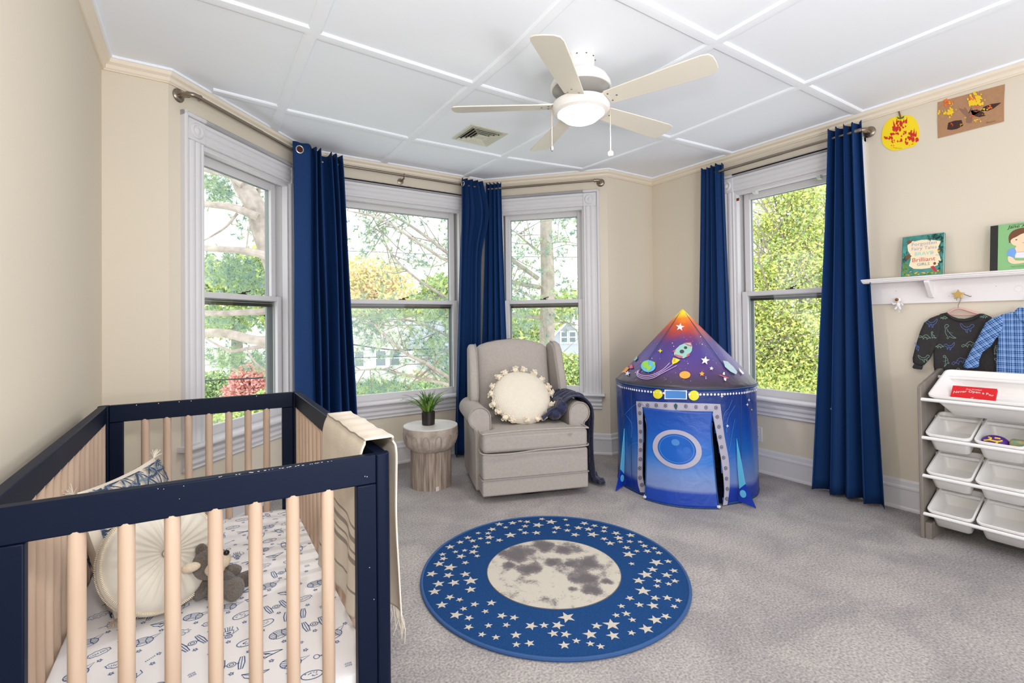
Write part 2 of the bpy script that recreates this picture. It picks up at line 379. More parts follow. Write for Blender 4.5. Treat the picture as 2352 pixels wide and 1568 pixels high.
    lk.box(cx-.03, cx+.03, .055, .075, z, z+.006).lathe([(.0, .006), (.012, .006), (.012, .014), (.005, .018), (0, .018)], 12, (cx+.012, .065, z))
    lk.tube([(cx+.012, .065, z+.014), (cx+.03, .055, z+.018), (cx+.048, .05, z+.02), (cx+.053, .05, z+.028)], .0035, 6)
    lk.build('sash_lock', mat('dark_bronze', (45, 35, 28), .45, .6), ls)
    # stool and apron
    sp = [(0, 0), (.062, 0), (.070, .006), (.073, .014), (.070, .022), (.062, .027), (0, .027)]
    o0, o1 = s0-CW-.028, s1+CW+.028
    MB().prism(sp, lambda p, q, x: (x, -p, zs-.004+q), o0, o1).box(s0, s1, 0, .048, zs-.004, zs+.023).build('stool', TRIM, w, ang=28)
    ap = [(0, 0), (.014, 0), (.020, .006), (.016, .016), (.018, .026), (.026, .030), (.028, .038), (.022, .048), (.022, .060), (.032, .066), (.036, .078), (.030, .092), (.034, .102), (.034, .116), (0, .116)]
    MB().prism(ap, lambda p, q, x: (x, -p, zs-.12+q), s0-CW, s1+CW).build('apron', TRIM, w, ang=25)
    return w
w1 = make_window(1, 2); w2 = make_window(2, 3); w3 = make_window(3, 4); w4 = make_window(4, 6)
MB().box(.868, .890, -.004, 0, 2.150, 2.172).build('paint_chip', mat('brown_chip', (120, 50, 20), .7), w4, smooth=False)
q = MB()
for x in (1.02, 1.49):
    q.box(x-.012, x+.012, -.012, .03, 2.175, 2.20).tube([(x, -.012, 2.18), (x, -.03, 2.178), (x, -.03, 2.19)], .003, 6)
q.build('blind_clips', mat('clear_plastic', (205, 208, 205), .2), w4)
# outlet plate
ol = thing('wall_outlet', 'white duplex outlet plate low on the right wall beside the play tent', 'outlet', (XR, 2.13, .29))
MB().box(-.006, 0, -.036, .036, -.058, .058).build('plate', TRIM, ol, bevel=.003)
q = MB()
for z in (-.022, .022):
    q.box(-.0075, -.005, -.014, .014, z-.013, z+.013, 0)
q.build('socket', mat('socket_white', (215, 215, 218), .4), ol, bevel=.002, kind='stuff')
q = MB()
for z in (-.022, .022):
    q.box(-.0082, -.007, -.007, -.005, z-.002, z+.007).box(-.0082, -.007, .005, .007, z-.002, z+.007).box(-.0082, -.007, -.002, .002, z-.009, z-.005)
q.build('slots', OLD, ol, smooth=False, kind='stuff')
# ---------------------------------------------------------------- outdoors (second storey: the lawn lies 3.4 m below the floor)
GZ = -3.4
BARK = mat('pine_bark', (200, 188, 178), .9, var=((150, 138, 130), 9, .5), bump=(30, .5, .01))
BARK2 = mat('twig_bark', (150, 138, 128), .9)
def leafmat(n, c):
    c = tuple(x+(255-x)*.22 for x in c); m = mat(n, c, .7); b = m.node_tree.nodes['Principled BSDF']; b.inputs['Specular IOR Level'].default_value = .15  # white mixed into every leaf colour to imitate overexposed outdoor haze
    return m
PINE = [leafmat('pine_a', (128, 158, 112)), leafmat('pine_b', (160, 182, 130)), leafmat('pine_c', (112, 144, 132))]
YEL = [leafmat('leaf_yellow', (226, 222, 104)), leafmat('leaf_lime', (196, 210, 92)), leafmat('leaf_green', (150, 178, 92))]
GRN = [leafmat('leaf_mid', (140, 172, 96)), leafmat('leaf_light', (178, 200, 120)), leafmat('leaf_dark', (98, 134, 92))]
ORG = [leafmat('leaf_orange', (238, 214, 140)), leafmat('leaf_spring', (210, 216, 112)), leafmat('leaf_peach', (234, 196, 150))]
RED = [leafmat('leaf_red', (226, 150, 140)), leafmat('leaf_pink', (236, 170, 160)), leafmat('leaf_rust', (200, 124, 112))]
def leaves(mb, c, r, n, size, rg, nm=3, shell=.35):
    for _ in range(n):
        d = np.array([rg.gauss(0, 1) for _ in range(3)]); d /= np.linalg.norm(d)+1e-9
        p = np.array(c)+d*np.array(r)*(rg.random()**shell)
        a = np.array([rg.gauss(0, 1) for _ in range(3)]); a /= np.linalg.norm(a); b = np.cross(a, (rg.gauss(0, 1), rg.gauss(0, 1), rg.gauss(0, 1))); b /= np.linalg.norm(b)+1e-9
        s = size*rg.uniform(.6, 1.3)
        mb.add([p-a*s, p-b*s*.5, p+a*s, p+b*s*.5], [(0, 1, 2, 3)], rg.randrange(nm))
def needles(mb, c, n, ln, rg, nm=3, axis=None):
    ax = np.array(axis if axis is not None else [rg.gauss(0, 1) for _ in range(3)], float); ax /= np.linalg.norm(ax); m = rg.randrange(nm)
    for _ in range(n):
        d = ax*.7+np.array([rg.gauss(0, .6) for _ in range(3)]); d /= np.linalg.norm(d)
        w = np.cross(d, (rg.gauss(0, 1), rg.gauss(0, 1), rg.gauss(0, 1))); w /= np.linalg.norm(w)+1e-9; w *= ln*.035
        e = np.array(c)+d*ln*rg.uniform(.7, 1.1); mb.add([np.array(c)-w, np.array(c)+w, e], [(0, 1, 2)], m)
def branch_path(pts, dist, jit=.0):
    out = []
    for k, (u, v) in enumerate(pts):
        dd = dist[k] if hasattr(dist, '__len__') else dist; out.append(at(u, v, dd))
    return smooth_path(out, 5)
# lawn
mb = MB(); mb.grid(lambda u, v: (-60+120*u, 4+v*v*110, GZ+.35*math.sin(u*9)*v), 24, 24)
mb.build('lawn', mat('grass', (214, 220, 204), .95, var=((228, 230, 218), .6, .5)), kind='structure')  # grass colour paled so the lawn bounces more light up onto the ceiling
rg = random.Random(3)
# tall pine behind the right bay window
pine = thing('pine_tree', 'tall pale pine with long bare limbs reaching across the bay windows', 'tree', at(1256, 900, 9.0)*[1, 1, 0]+[0, 0, GZ])
tk = [at(1256+dx, v, 9.0) for dx, v in ((-2, 200), (0, 400), (-2, 520), (2, 640), (0, 790), (4, 1000), (6, 1230))]
MB().tube(smooth_path(tk, 4), [.085+.004*k for k in range(25)], 10).build('trunk', BARK, pine, world=True)
limbs = [
 ([(1236, 640), (1180, 600), (1120, 560), (1047, 604), (960, 556), (880, 505), (797, 483)], (9, 8.8, 8.6, 8.3, 8, 7.8, 7.6), .045, .012),
 ([(1240, 660), (1150, 640), (1046, 592), (985, 548), (930, 510), (870, 480), (850, 470)], (9, 8.7, 8.4, 8.2, 8.2, 8.2, 8.2), .045, .010),
 ([(1250, 730), (1140, 720), (1060, 700), (1000, 668), (945, 630), (900, 585), (880, 545), (868, 520)], (9, 8.8, 8.6, 8.4, 8.3, 8.2, 8.2, 8.2), .036, .008),
 ([(1250, 930), (1150, 910), (1042, 872), (980, 835), (930, 810), (880, 766), (860, 745)], (9, 8.4, 7.8, 7.6, 7.6, 7.6, 7.6), .045, .012),
 ([(1250, 830), (1140, 800), (1046, 776), (1000, 757), (960, 740), (905, 727)], (9, 8.6, 8.3, 8.2, 8.2, 8.2), .03, .008),
 ([(1250, 940), (1120, 915), (1040, 886), (990, 874), (945, 864), (900, 852), (860, 848), (812, 851)], (9, 8.2, 7.6, 7.5, 7.5, 7.5, 7.5, 7.5), .032, .010),
 ([(1254, 590), (1215, 560), (1190, 538), (1165, 520)], (9, 8.7, 8.5, 8.4), .028, .008),
 ([(1256, 560), (1300, 555), (1345, 566)], (9, 9, 9), .016, .006),
 ([(1256, 720), (1230, 690), (1190, 668), (1160, 660)], (9, 8.6, 8.4, 8.3), .022, .007),
 ([(1256, 740), (1300, 740), (1345, 752)], (9, 8.8, 8.6), .014, .006)]
def taper(n, a, b): return [a+(b-a)*k/(n-1) for k in range(n)]
fol = MB(); tw = MB()
for pts, dist, r0, r1 in limbs:
    P = branch_path(pts, dist)
    MB().tube(P, taper(len(P), r0, r1), 7).build('limb', BARK, pine, world=True)
    for k in range(3, len(P)):
        if rg.random() < .75:
            d = np.array([rg.gauss(0, 1), rg.gauss(0, .7), rg.gauss(.1, .8)]); d /= np.linalg.norm(d); ln = rg.uniform(.3, .9)
            q = [P[k], P[k]+d*ln*.5+np.array([0, 0, rg.uniform(-.05, .1)]), P[k]+d*ln]
            tw.tube(q, [.010, .007, .004], 4)
            for _ in range(3): needles(fol, q[2]+np.array([rg.gauss(0, .10) for _ in range(3)]), 16, .14, rg, axis=d)
            needles(fol, q[1], 10, .13, rg, axis=d)
def pinecloud(mb, u, v, dist, ru, rv, n, ln=.15, tags=3, g=rg):
    for _ in range(n):
        c = at(u+g.gauss(0, ru*.5), v+g.gauss(0, rv*.5), dist+g.uniform(-.8, .8)); needles(mb, c, 14, ln, g, tags)
for (u, v, ru, rv, n) in ((850, 540, 60, 60, 70), (900, 510, 70, 30, 40), (930, 590, 60, 40, 30), (1010, 470, 50, 50, 35), (1030, 560, 30, 60, 25), (980, 610, 50, 30, 20), (840, 740, 60, 40, 130), (900, 740, 110, 60, 150), (1010, 730, 60, 60, 110),
                          (850, 800, 70, 40, 40), (990, 790, 60, 40, 60), (1020, 850, 40, 40, 80), (880, 890, 90, 30, 160), (1200, 590, 60, 60, 60), (1290, 560, 60, 50, 50), (1200, 680, 50, 60, 80),
                          (1300, 660, 60, 50, 50), (1190, 530, 50, 40, 40), (1310, 500, 50, 40, 45), (1200, 740, 60, 40, 60), (1310, 720, 60, 30, 30)):
    pinecloud(fol, u, v, 8.6, ru, rv, n)
fol.build('needles', PINE, pine, world=True, smooth=False, recalc=False, kind='stuff')
tw.build('twigs', BARK2, pine, world=True, kind='stuff')
# near tree outside the left bay window
lt = thing('leaning_tree', 'thick pale leaning limbs of a near tree filling the left bay window', 'tree', at(640, 900, 6)*[1, 1, 0]+[0, 0, GZ])
L2 = [([(690, 760), (640, 620), (606, 530), (590, 480), (560, 430), (548, 405), (540, 370)], 6.2, .17, .085), ([(560, 425), (530, 402), (490, 392), (455, 385)], 6.1, .06, .03), ([(596, 500), (565, 487), (530, 475), (490, 470), (450, 466)], 6.0, .055, .035),
      ([(700, 640), (640, 600), (604, 585), (560, 576), (510, 572), (450, 568)], 5.9, .06, .035), ([(690, 700), (612, 714), (560, 717), (500, 720), (450, 716)], 6.2, .045, .035), ([(690, 776), (612, 782), (580, 780), (530, 768), (490, 764), (440, 766)], 5.6, .06, .048),
      ([(690, 790), (610, 795), (570, 800), (535, 806), (510, 798), (470, 775)], 6.0, .03, .012), ([(545, 490), (520, 520), (490, 540), (468, 552)], 6.0, .018, .008), ([(575, 515), (570, 535), (566, 572)], 6.0, .012, .008),
      ([(600, 400), (590, 480), (596, 500)], 6.3, .02, .03), ([(610, 850), (585, 830), (565, 800)], 5.9, .014, .01), ([(700, 1230), (700, 1000), (695, 850), (690, 740)], 6.2, .22, .17)]
for pts, d, r0, r1 in L2:
    P = branch_path(pts, d); MB().tube(P, taper(len(P), r0, r1), 9).build('limb', BARK, lt, world=True)
fol = MB()
for (u, v, ru, rv, n, m) in ((505, 440, 60, 40, 150, 3), (560, 520, 40, 60, 30, 3), (480, 410, 40, 30, 60, 3), (530, 620, 80, 40, 190, 2), (590, 460, 30, 50, 25, 3), (500, 735, 50, 30, 60, 3), (520, 820, 80, 30, 150, 3), (600, 830, 30, 30, 50, 3), (560, 660, 60, 30, 90, 2), (560, 740, 60, 30, 40, 2)):
    for _ in range(n): needles(fol, at(u+rg.gauss(0, ru*.5), v+rg.gauss(0, rv*.5), 6.9+rg.uniform(-.6, .9)), 14, .13, rg, m)
fol.build('needles', [PINE[2], PINE[0], PINE[1]], lt, world=True, smooth=False, recalc=False, kind='stuff')
# background trees
def tree(name, label, u, v, dist, blobs, mats, size, n, twigs=0, ground=True, group=None):
    c = at(u, v, dist); t = thing(name, label, 'tree' if 'shrub' not in name else 'shrub', (c[0], c[1], GZ), group=group)
    f = MB(); g = random.Random(int(u*7+v))
    for (bu, bv, ru, rv, k) in blobs:
        p = at(bu, bv, dist); leaves(f, p, (ru*dist/F_PX, ru*dist/F_PX, rv*dist/F_PX), int(n*k), size, g, shell=.55)
    q = MB(); top = at(u, blobs[0][1], dist); w = dist*.012
    q.tube([(c[0], c[1], GZ), (c[0]+.1, c[1], (GZ+top[2])/2), tuple(top)], [w*1.6, w, w*.4], 8); q.build('trunk', BARK2, t, world=True)
    if twigs:
        q = MB()
        for (bu, bv, ru, rv, k) in blobs:
            for _ in range(int(twigs*k)):
                a = at(bu+g.uniform(-ru, ru)*.8, bv+g.uniform(-rv, rv)*.8, dist+g.uniform(-.4, .4)); d = np.array([g.gauss(0, .5), g.gauss(0, .5), abs(g.gauss(.4, .5))]); ln = g.uniform(.4, 1.4)*dist/9
                q.tube([a, a+d*ln*.5+np.array([g.gauss(0, .08), 0, g.gauss(0, .05)]), a+d*ln], [.016, .011, .005], 4)
        q.build('twigs', BARK2, t, world=True, kind='stuff')
    f.build('foliage', mats, t, world=True, smooth=False, recalc=False, kind='stuff')
    return t
tree('leafy_tree', 'yellow green spring tree filling the window between the two right curtains', 1840, 1000, 9.5,
     [(1800, 600, 90, 90, 1.2), (1850, 520, 90, 70, .9), (1760, 520, 50, 50, .3), (1830, 760, 130, 120, 2.6), (1790, 860, 110, 70, 1.4), (1890, 640, 60, 100, 1.0), (1750, 690, 60, 90, 1.0), (1860, 880, 80, 60, 1.0), (1830, 450, 90, 40, .6), (1720, 800, 60, 110, 1)],
     YEL, .036, 4300, 26)
tree('street_tree', 'yellow spring tree beyond the center bay window, at its left side', 870, 900, 37,
     [(860, 630, 70, 50, 1), (840, 680, 70, 50, 1), (900, 660, 60, 50, .8), (800, 640, 60, 60, .6)], ORG, .17, 1500, 5)
tree('round_tree', 'light green tree beyond the center bay window, at its right side', 1020, 900, 48,
     [(1020, 665, 60, 40, 1), (980, 700, 70, 40, 1), (1060, 700, 70, 60, 1), (930, 720, 80, 40, 1)], [GRN[1], GRN[0], YEL[1]], .29, 1200, 3)
tree('hedge_tree', 'broad mid green tree standing behind the white house', 880, 900, 62,
     [(860, 740, 120, 50, 1), (1000, 770, 120, 60, 1), (760, 740, 100, 60, 1), (1100, 760, 100, 50, 1)], [GRN[1], GRN[0], GRN[1]], .38, 1100)
tree('yard_tree', 'green tree seen low through the left bay window behind pale limbs', 540, 1000, 20,
     [(530, 650, 110, 50, 1), (600, 620, 60, 60, .8), (470, 640, 60, 60, .8), (500, 730, 90, 50, 1), (620, 700, 60, 60, .8)], [GRN[1], GRN[0], YEL[1]], .13, 1500, 3)
tree('red_shrub', 'pinkish red shrub seen low through the left bay window', 575, 960, 14.6,
     [(575, 870, 45, 40, 1), (560, 900, 50, 30, .8), (600, 900, 40, 40, .8)], RED, .06, 1800)
tree('round_shrub', 'dark green shrub left of the pinkish red shrub', 490, 980, 17,
     [(495, 880, 40, 30, 1), (475, 910, 50, 40, 1)], [GRN[2], GRN[0], GRN[1]], .06, 1500)
tree('low_shrub', 'light green shrub in front of the pinkish red shrub', 600, 1010, 12,
     [(580, 965, 90, 45, 1.4), (640, 930, 60, 50, 1)], [GRN[1], GRN[0], YEL[1]], .06, 1500)
tree('garden_shrub', 'long green shrub below the white house in the center bay window', 880, 1000, 15,
     [(860, 905, 90, 32, 1.4), (990, 900, 70, 28, 1)], [GRN[0], GRN[1], GRN[2]], .07, 2000)
tree('pink_shrub', 'faded pink shrub low at the right end of the center bay window', 1000, 960, 18,
     [(1000, 880, 40, 14, 1), (960, 862, 30, 12, .5)], [leafmat('leaf_blush', (232, 204, 198)), leafmat('leaf_blush_light', (240, 222, 214)), GRN[1]], .09, 700)
tree('back_tree', 'pale green tree seen through the right bay window behind the pine', 1250, 900, 36,
     [(1220, 740, 80, 60, 1), (1310, 700, 60, 40, .7), (1190, 790, 70, 50, 1), (1330, 850, 70, 40, 1), (1290, 820, 60, 30, .8)], [GRN[1], GRN[0], ORG[1]], .23, 1300, 3)
tree('side_shrub', 'loose green shrub in front of the gabled house, low in the right bay window', 1300, 960, 17,
     [(1300, 850, 55, 40, 1.6), (1250, 880, 60, 40, 1.2), (1340, 880, 50, 40, 1.2)], [GRN[1], GRN[0], ORG[1]], .08, 1300, 6)
tree('far_tree', 'green tree standing left of the left bay window view', 180, 1000, 23,
     [(150, 640, 120, 90, 1.3), (240, 740, 110, 90, 1.3), (60, 760, 110, 90, 1.2)], [GRN[1], GRN[0], YEL[1]], .15, 1500, 3)
tree('far_tree', 'green tree farthest left outside, beyond the left bay window', -420, 1000, 22,
     [(-450, 620, 150, 100, 1.3), (-330, 760, 130, 100, 1.3), (-560, 780, 130, 100, 1.2)], [GRN[1], GRN[0], YEL[1]], .15, 1500, 3)
# houses
def house(name, label, u, v0, dist, w, d, hw, hr, rz, wall, roof, wins, axis='x'):
    c = at(u, v0, dist); t = thing(name, label, 'house', (c[0], c[1], GZ), rz)
    zt = c[2]-GZ
    wm = MB().box(-w/2, w/2, 0, d, 0, zt); 
    if axis == 'y': wm.prism([(-w/2, zt), (w/2, zt), (0, zt+hr)], lambda a, b, q: (a, q, b), 0, d)
    else: wm.prism([(0, zt), (d, zt), (d/2, zt+hr)], lambda a, b, q: (q, a, b), -w/2, w/2)
    wm.build('walls', wall, t, smooth=False)
    r = MB(); e = .35; th = .14
    if axis == 'y':
        for s in (-1, 1): r.prism([(s*(w/2+e), zt-e*hr/(w/2)), (0, zt+hr), (0, zt+hr+th), (s*(w/2+e), zt-e*hr/(w/2)+th)], lambda a, b, q: (a, q, b), -e, d+e)
    else:
        for y0, s in ((-e, 1), (d+e, -1)): r.prism([(y0, zt-e*hr/(d/2)), (d/2, zt+hr), (d/2, zt+hr+th), (y0, zt-e*hr/(d/2)+th)], lambda a, b, q: (q, a, b), -w/2-e, w/2+e)
    r.build('roof', roof, t, smooth=False)
    for (x, z, ww, hh) in wins:
        f = MB(); k = .09; g = f.box(x-ww/2-k, x+ww/2+k, -.06, 0, z-hh/2-k, z+hh/2+k).build('window', mat('house_trim', (240, 240, 242), .6), t, smooth=False)
        MB().box(x-ww/2, x+ww/2, -.075, -.06, z+.03, z+hh/2).box(x-ww/2, x+ww/2, -.075, -.06, z-hh/2, z-.03).build('pane', mat('house_glass', (128, 140, 150), .2), g, smooth=False)
    # clapboard lines
    q = MB()
    for k in range(1, int(zt/.3)): q.box(-w/2-.01, w/2+.01, -.025, 0, k*.3, k*.3+.03)
    q.build('clapboards', wall, t, smooth=False, kind='stuff')
    return t
WH = mat('white_siding', (240, 238, 238), .8); GR = mat('grey_siding', (196, 200, 210), .8); RF = mat('grey_shingle', (178, 182, 194), .9, var=((160, 164, 176), 3, .4)); RF2 = mat('pale_roof', (214, 208, 206), .9)
def zz(u, v, d): return at(u, v, d)[2]-GZ
house('white_house', 'white clapboard house with three windows behind pine branches', 870, 775, 27, 4.4, 5, 0, 1.0, -.38, WH, RF2, [(-1.05, 2.6, .45, .8), (.10, 2.6, .5, .8), (.85, 2.6, .5, .8)])
house('blue_grey_house', 'pale grey house with a hipped looking roof right of the white house', 1018, 790, 21, 2.3, 3.4, 0, .9, -.45, GR, RF, [(-.6, 1.4, .5, .8), (.45, 1.4, .5, .8)])
house('gabled_house', 'grey gabled house with a double attic window behind the right bay window', 1306, 800, 25, 2.7, 5, 0, 1.35, -.72, GR, mat('white_roof', (226, 226, 230), .9), [(-.21, 3.72, .28, .5), (.21, 3.72, .28, .5)], axis='y')
# overhead cables
CB = mat('cable', (40, 46, 50), .7)
def cable(label, pts, d, r): 
    P = smooth_path([at(u, v, d) for u, v in pts], 4); o = MB().tube(P, r, 5).build('overhead_cable', CB); o['label'] = label; o['category'] = 'cable'
cable('thick dark cable crossing in front of the pinkish red shrub', [(380, 885), (472, 874), (590, 868), (640, 862), (740, 858)], 10, .016)
cable('thin cable just above the pinkish red shrub', [(380, 843), (472, 838), (590, 832), (740, 826)], 10.5, .006)
cable('thin cable crossing the upper left of the center window sky', [(700, 572), (800, 576), (900, 580), (1047, 586), (1250, 590), (1500, 590)], 11, .007)
cable('dark cable above the windows of the white house', [(700, 780), (810, 791), (870, 800), (925, 804), (1000, 800)], 10, .013)
cable('thin cable across the windows of the white house', [(700, 826), (810, 822), (930, 818), (1047, 815), (1200, 812)], 12, .009)
# ---------------------------------------------------------------- ceiling fan
FANW = mat('fan_white', (240, 236, 232), .35); BLADE = mat('fan_blade', (226, 220, 206), .45); GREYM = mat('fan_vent_grey', (168, 164, 160), .4, .4)
SCREW = mat('screw_steel', (120, 112, 104), .35, .8); CHAIN = mat('pull_chain', (214, 196, 176), .4, .5)
fan = thing('ceiling_fan', 'white five blade ceiling fan with a lit glass bowl and two pull chains', 'ceiling fan', (1.655, 1.857, H))
MB().lathe([(0, 0), (.072, 0), (.074, -.006), (.072, -.05), (.066, -.072), (.06, -.085), (0, -.085)], 36).build('canopy', FANW, fan)
MB().lathe([(0, -.082), (.075, -.082), (.105, -.092), (.135, -.115), (.152, -.145), (.156, -.165), (.150, -.172), (0, -.172)], 44).build('motor_housing', FANW, fan)
g_ = MB().lathe([(0, -.171), (.146, -.171), (.13, -.188), (.105, -.202), (.06, -.215), (0, -.215)], 40)
mh = g_.build('motor_vent', GREYM, fan)
MB().lathe([(0, -.21), (.075, -.21), (.10, -.225), (.10, -.245), (0, -.245)], 32).build('hub', FANW, fan)
ring = MB().lathe([(0, -.236), (.128, -.236), (.142, -.241), (.147, -.25), (.146, -.272), (.138, -.286), (.120, -.294), (.112, -.290), (.110, -.28), (0, -.28)], 48).build('light_ring', FANW, fan)
GLOBE = mat('lit_glass', (255, 240, 220), .3, emit=((255, 236, 208), 5.0))
MB().lathe([(.112, -.284), (.112, -.292), (.104, -.306), (.085, -.322), (.058, -.334), (.028, -.340), (.0, -.341)], 40).build('glass_bowl', GLOBE, fan, ang=80)
for a in (2.2, 4.3, .2):
    q = MB(); c, s_ = math.cos(a), math.sin(a); q.tube([(.122*c, .122*s_, -.288), (.112*c, .112*s_, -.300), (.102*c, .102*s_, -.304)], .006, 6); q.build('clip', FANW, fan)
def blade_pts():
    P = [(.150, -.050), (.30, -.058), (.48, -.066), (.62, -.070), (.648, -.062), (.660, -.040), (.663, 0), (.660, .040), (.648, .062), (.62, .070), (.48, .066), (.30, .058), (.150, .050)]
    return P
bl0 = None
for k in range(5):
    a = math.radians(.5+72*k); Mx = Matrix.Rotation(a, 4, 'Z') @ Matrix.Translation((0, 0, -.252)) @ Matrix.Rotation(math.radians(-12), 4, 'X')
    if bl0 is None:
        q = MB(); q.prism(blade_pts(), lambda x, y, t: (x, y, t), -.003, .003); bl0 = q.build('blade', BLADE, fan, bevel=.0015); o = bl0
        q = MB(); q.prism([(.07, -.02), (.14, -.035), (.215, -.03), (.225, 0), (.215, .03), (.14, .035), (.07, .02)], lambda x, y, t: (x, y, t), .003, .009); br = q.build('blade_iron', FANW, bl0, bevel=.001)
        q = MB()
        for (x, y) in ((.165, -.028), (.165, .028), (.20, 0)): q.lathe([(0, -.006), (.0035, -.0055), (.0045, -.003), (0, -.003)], 8, (x, y, 0))
        q.build('blade_screws', SCREW, bl0, kind='stuff')
    else: o = dup(bl0, fan)
    o.matrix_basis = Mx
q = MB()
for a in np.arange(0, 6.28, .63): q.lathe([(0, .004), (.004, .003), (.005, 0), (0, 0)], 8, (.075*math.cos(a), .075*math.sin(a), -.02))
q.build('canopy_screws', SCREW, fan, kind='stuff')
for sg_, kn, zb in ((-1, 'm', -.455), (1, 'w', -.485)):
    x, y = _r[0]*.150*sg_, _r[1]*.150*sg_; q = MB(); z = -.262
    q.tube([(x*.97, y*.97, z), (x, y, z-.01), (x, y, zb)], .0016, 6)
    while z > zb: q.blob((x, y, z), (.0026, .0026, .0026), 6, 4); z -= .0075
    ch = q.build('pull_chain', CHAIN, fan)
    if kn == 'm': MB().blob((x, y, zb-.014), (.009, .005, .015), 12, 8).build('fob', mat('fob_metal', (140, 136, 130), .35, .8), ch)
    else: MB().lathe([(0, .012), (.008, .011), (.0135, .006), (.0135, -.008), (.009, -.014), (0, -.015)], 16, (x, y, zb-.012)).build('fob', FANW, ch)
# the lit bowl's own light
ld = bpy.data.lights.new('bowl_light', 'AREA'); ld.shape = 'DISK'; ld.size = .2; ld.energy = 10; ld.color = (1, .95, .89)
lo = bpy.data.objects.new('bowl_light', ld); COL.objects.link(lo); lo.parent = fan; lo.location = (0, 0, -.35)
# ---------------------------------------------------------------- ceiling vent
vent = thing('ceiling_vent', 'square louvred air vent in the ceiling left of the fan', 'air vent', (1.735, 3.04, H), .02)
VM = mat('vent_paint', (212, 212, 196), .5); DK = mat('duct_dark', (38, 36, 32), .9)
q = MB(); w = .152
for s_ in (-1, 1): q.box(-w, w, min(s_*w, s_*(w-.03)), max(s_*w, s_*(w-.03)), -.006, 0).box(min(s_*w, s_*(w-.03)), max(s_*w, s_*(w-.03)), -w+.03, w-.03, -.006, 0)
q.build('frame', VM, vent, bevel=.002)
MB().box(-w+.025, w-.025, -w+.025, w-.025, -.0015, -.0005).build('duct', DK, vent, smooth=False)
for k in range(4):
    r_ = .112-.026*k
    q = MB()
    for s_, ax in ((-1, 0), (1, 0), (-1, 1), (1, 1)):
        cs = [(r_, -.002), (r_+.003, -.002), (r_+.017, -.016), (r_+.014, -.016)]
        if ax == 0: q.prism(cs, lambda p, z, t: (t, s_*p, z), -r_-.01, r_+.01)
        else: q.prism(cs, lambda p, z, t: (s_*p, t, z), -r_-.01, r_+.01)
    q.build('louvre', VM, vent, smooth=False)
MB().box(-.03, .03, -.03, .03, -.014, -.003).build('center_plate', VM, vent, bevel=.002)
# ---------------------------------------------------------------- curtain rods and curtains
NICK = mat('brushed_nickel', (150, 138, 124), .3, .9, bump=(200, .1, .001))
def wf(i, s, off, z=0):      # point on wall i's frame: s along, off into the room
    a, b, t, an, L = seg_frame(i); n = np.array([-t[1], t[0]]); p = a+t*s-n*off; return np.array([p[0], p[1], z])
def flange(q, i, s, z, off=.085):
    a, b, t, an, L = seg_frame(i); n = np.array([t[1], -t[0], 0]); c = wf(i, s, 0, z)
    q.tube([c, c+n*.004, c+n*.008, c+n*.013, c+n*.016], [.034, .036, .034, .028, .02], 24); q.tube([c, c+n*.045], .011, 12)
def rod(label, i, s0, s1, z, ends=(True, True), cat='curtain rod', off=.09, bracket=None, r=.0095):
    a = wf(i, s0, 0, z); o = thing('curtain_rod', label, cat, a); t = np.array([*seg_frame(i)[2], 0])
    MB().tube([wf(i, s0+(.02 if ends[0] else 0), off, z), wf(i, (s0+s1)/2+.02, off, z)], r+.0015, 14).tube([wf(i, (s0+s1)/2, off, z), wf(i, s1-(.02 if ends[1] else 0), off, z)], r, 14).build('rod', NICK, o, world=True)
    for e, s_, d in ((0, s0, 1), (1, s1, -1)):
        if not ends[e]: continue
        q = MB(); flange(q, i, s_, z)
        P = smooth_path([wf(i, s_, .035, z), wf(i, s_, off-.022, z), wf(i, s_+d*.008, off-.006, z), wf(i, s_+d*.028, off, z), wf(i, s_+d*.05, off, z)], 4)
        q.tube(P, [.0145 if k not in (len(P)-1, len(P)-2, 3, 4) else .0175 for k in range(len(P))], 14); q.build('end_elbow', NICK, o, world=True)
    if bracket:
        q = MB(); c = wf(i, bracket, 0, z-.03); n = (wf(i, bracket, 1)-wf(i, bracket, 0)); n[2] = 0
        q.tube([c, c+n*.006, c+n*.010], [.026, .026, .018], 20); q.tube(smooth_path([c, c+n*.05, c+n*off+np.array([0, 0, .008])], 4), .007, 10)
        q.tube([c+n*(off+.013*math.sin(a_))+np.array([0, 0, .03+.013*math.cos(a_)]) for a_ in np.arange(-.6, 4, .4)], .004, 8); q.build('bracket', NICK, o, world=True)
    return o
ZR = 2.442
rod('bronze curtain rod over the left bay window with a round end flange', 2, .060, 1.11, ZR, (True, False))
rod('bronze curtain rod over the center bay window with a middle bracket', 3, .09, 1.49, ZR, (False, False), bracket=.763)
rod('bronze curtain rod over the right bay window', 4, .075, 1.105, 2.43, (False, True))
rod('bronze curtain rod over the window on the right wall', 6, .73, 1.80, 2.402, (True, True))
def navy_mat():
    m = mat('navy_fabric', (12, 50, 100), .7, spec=.25, bump=(500, .25, .001)); return m
NAVY = navy_mat(); GROM = mat('grommet_steel', (200, 196, 190), .25, .9)
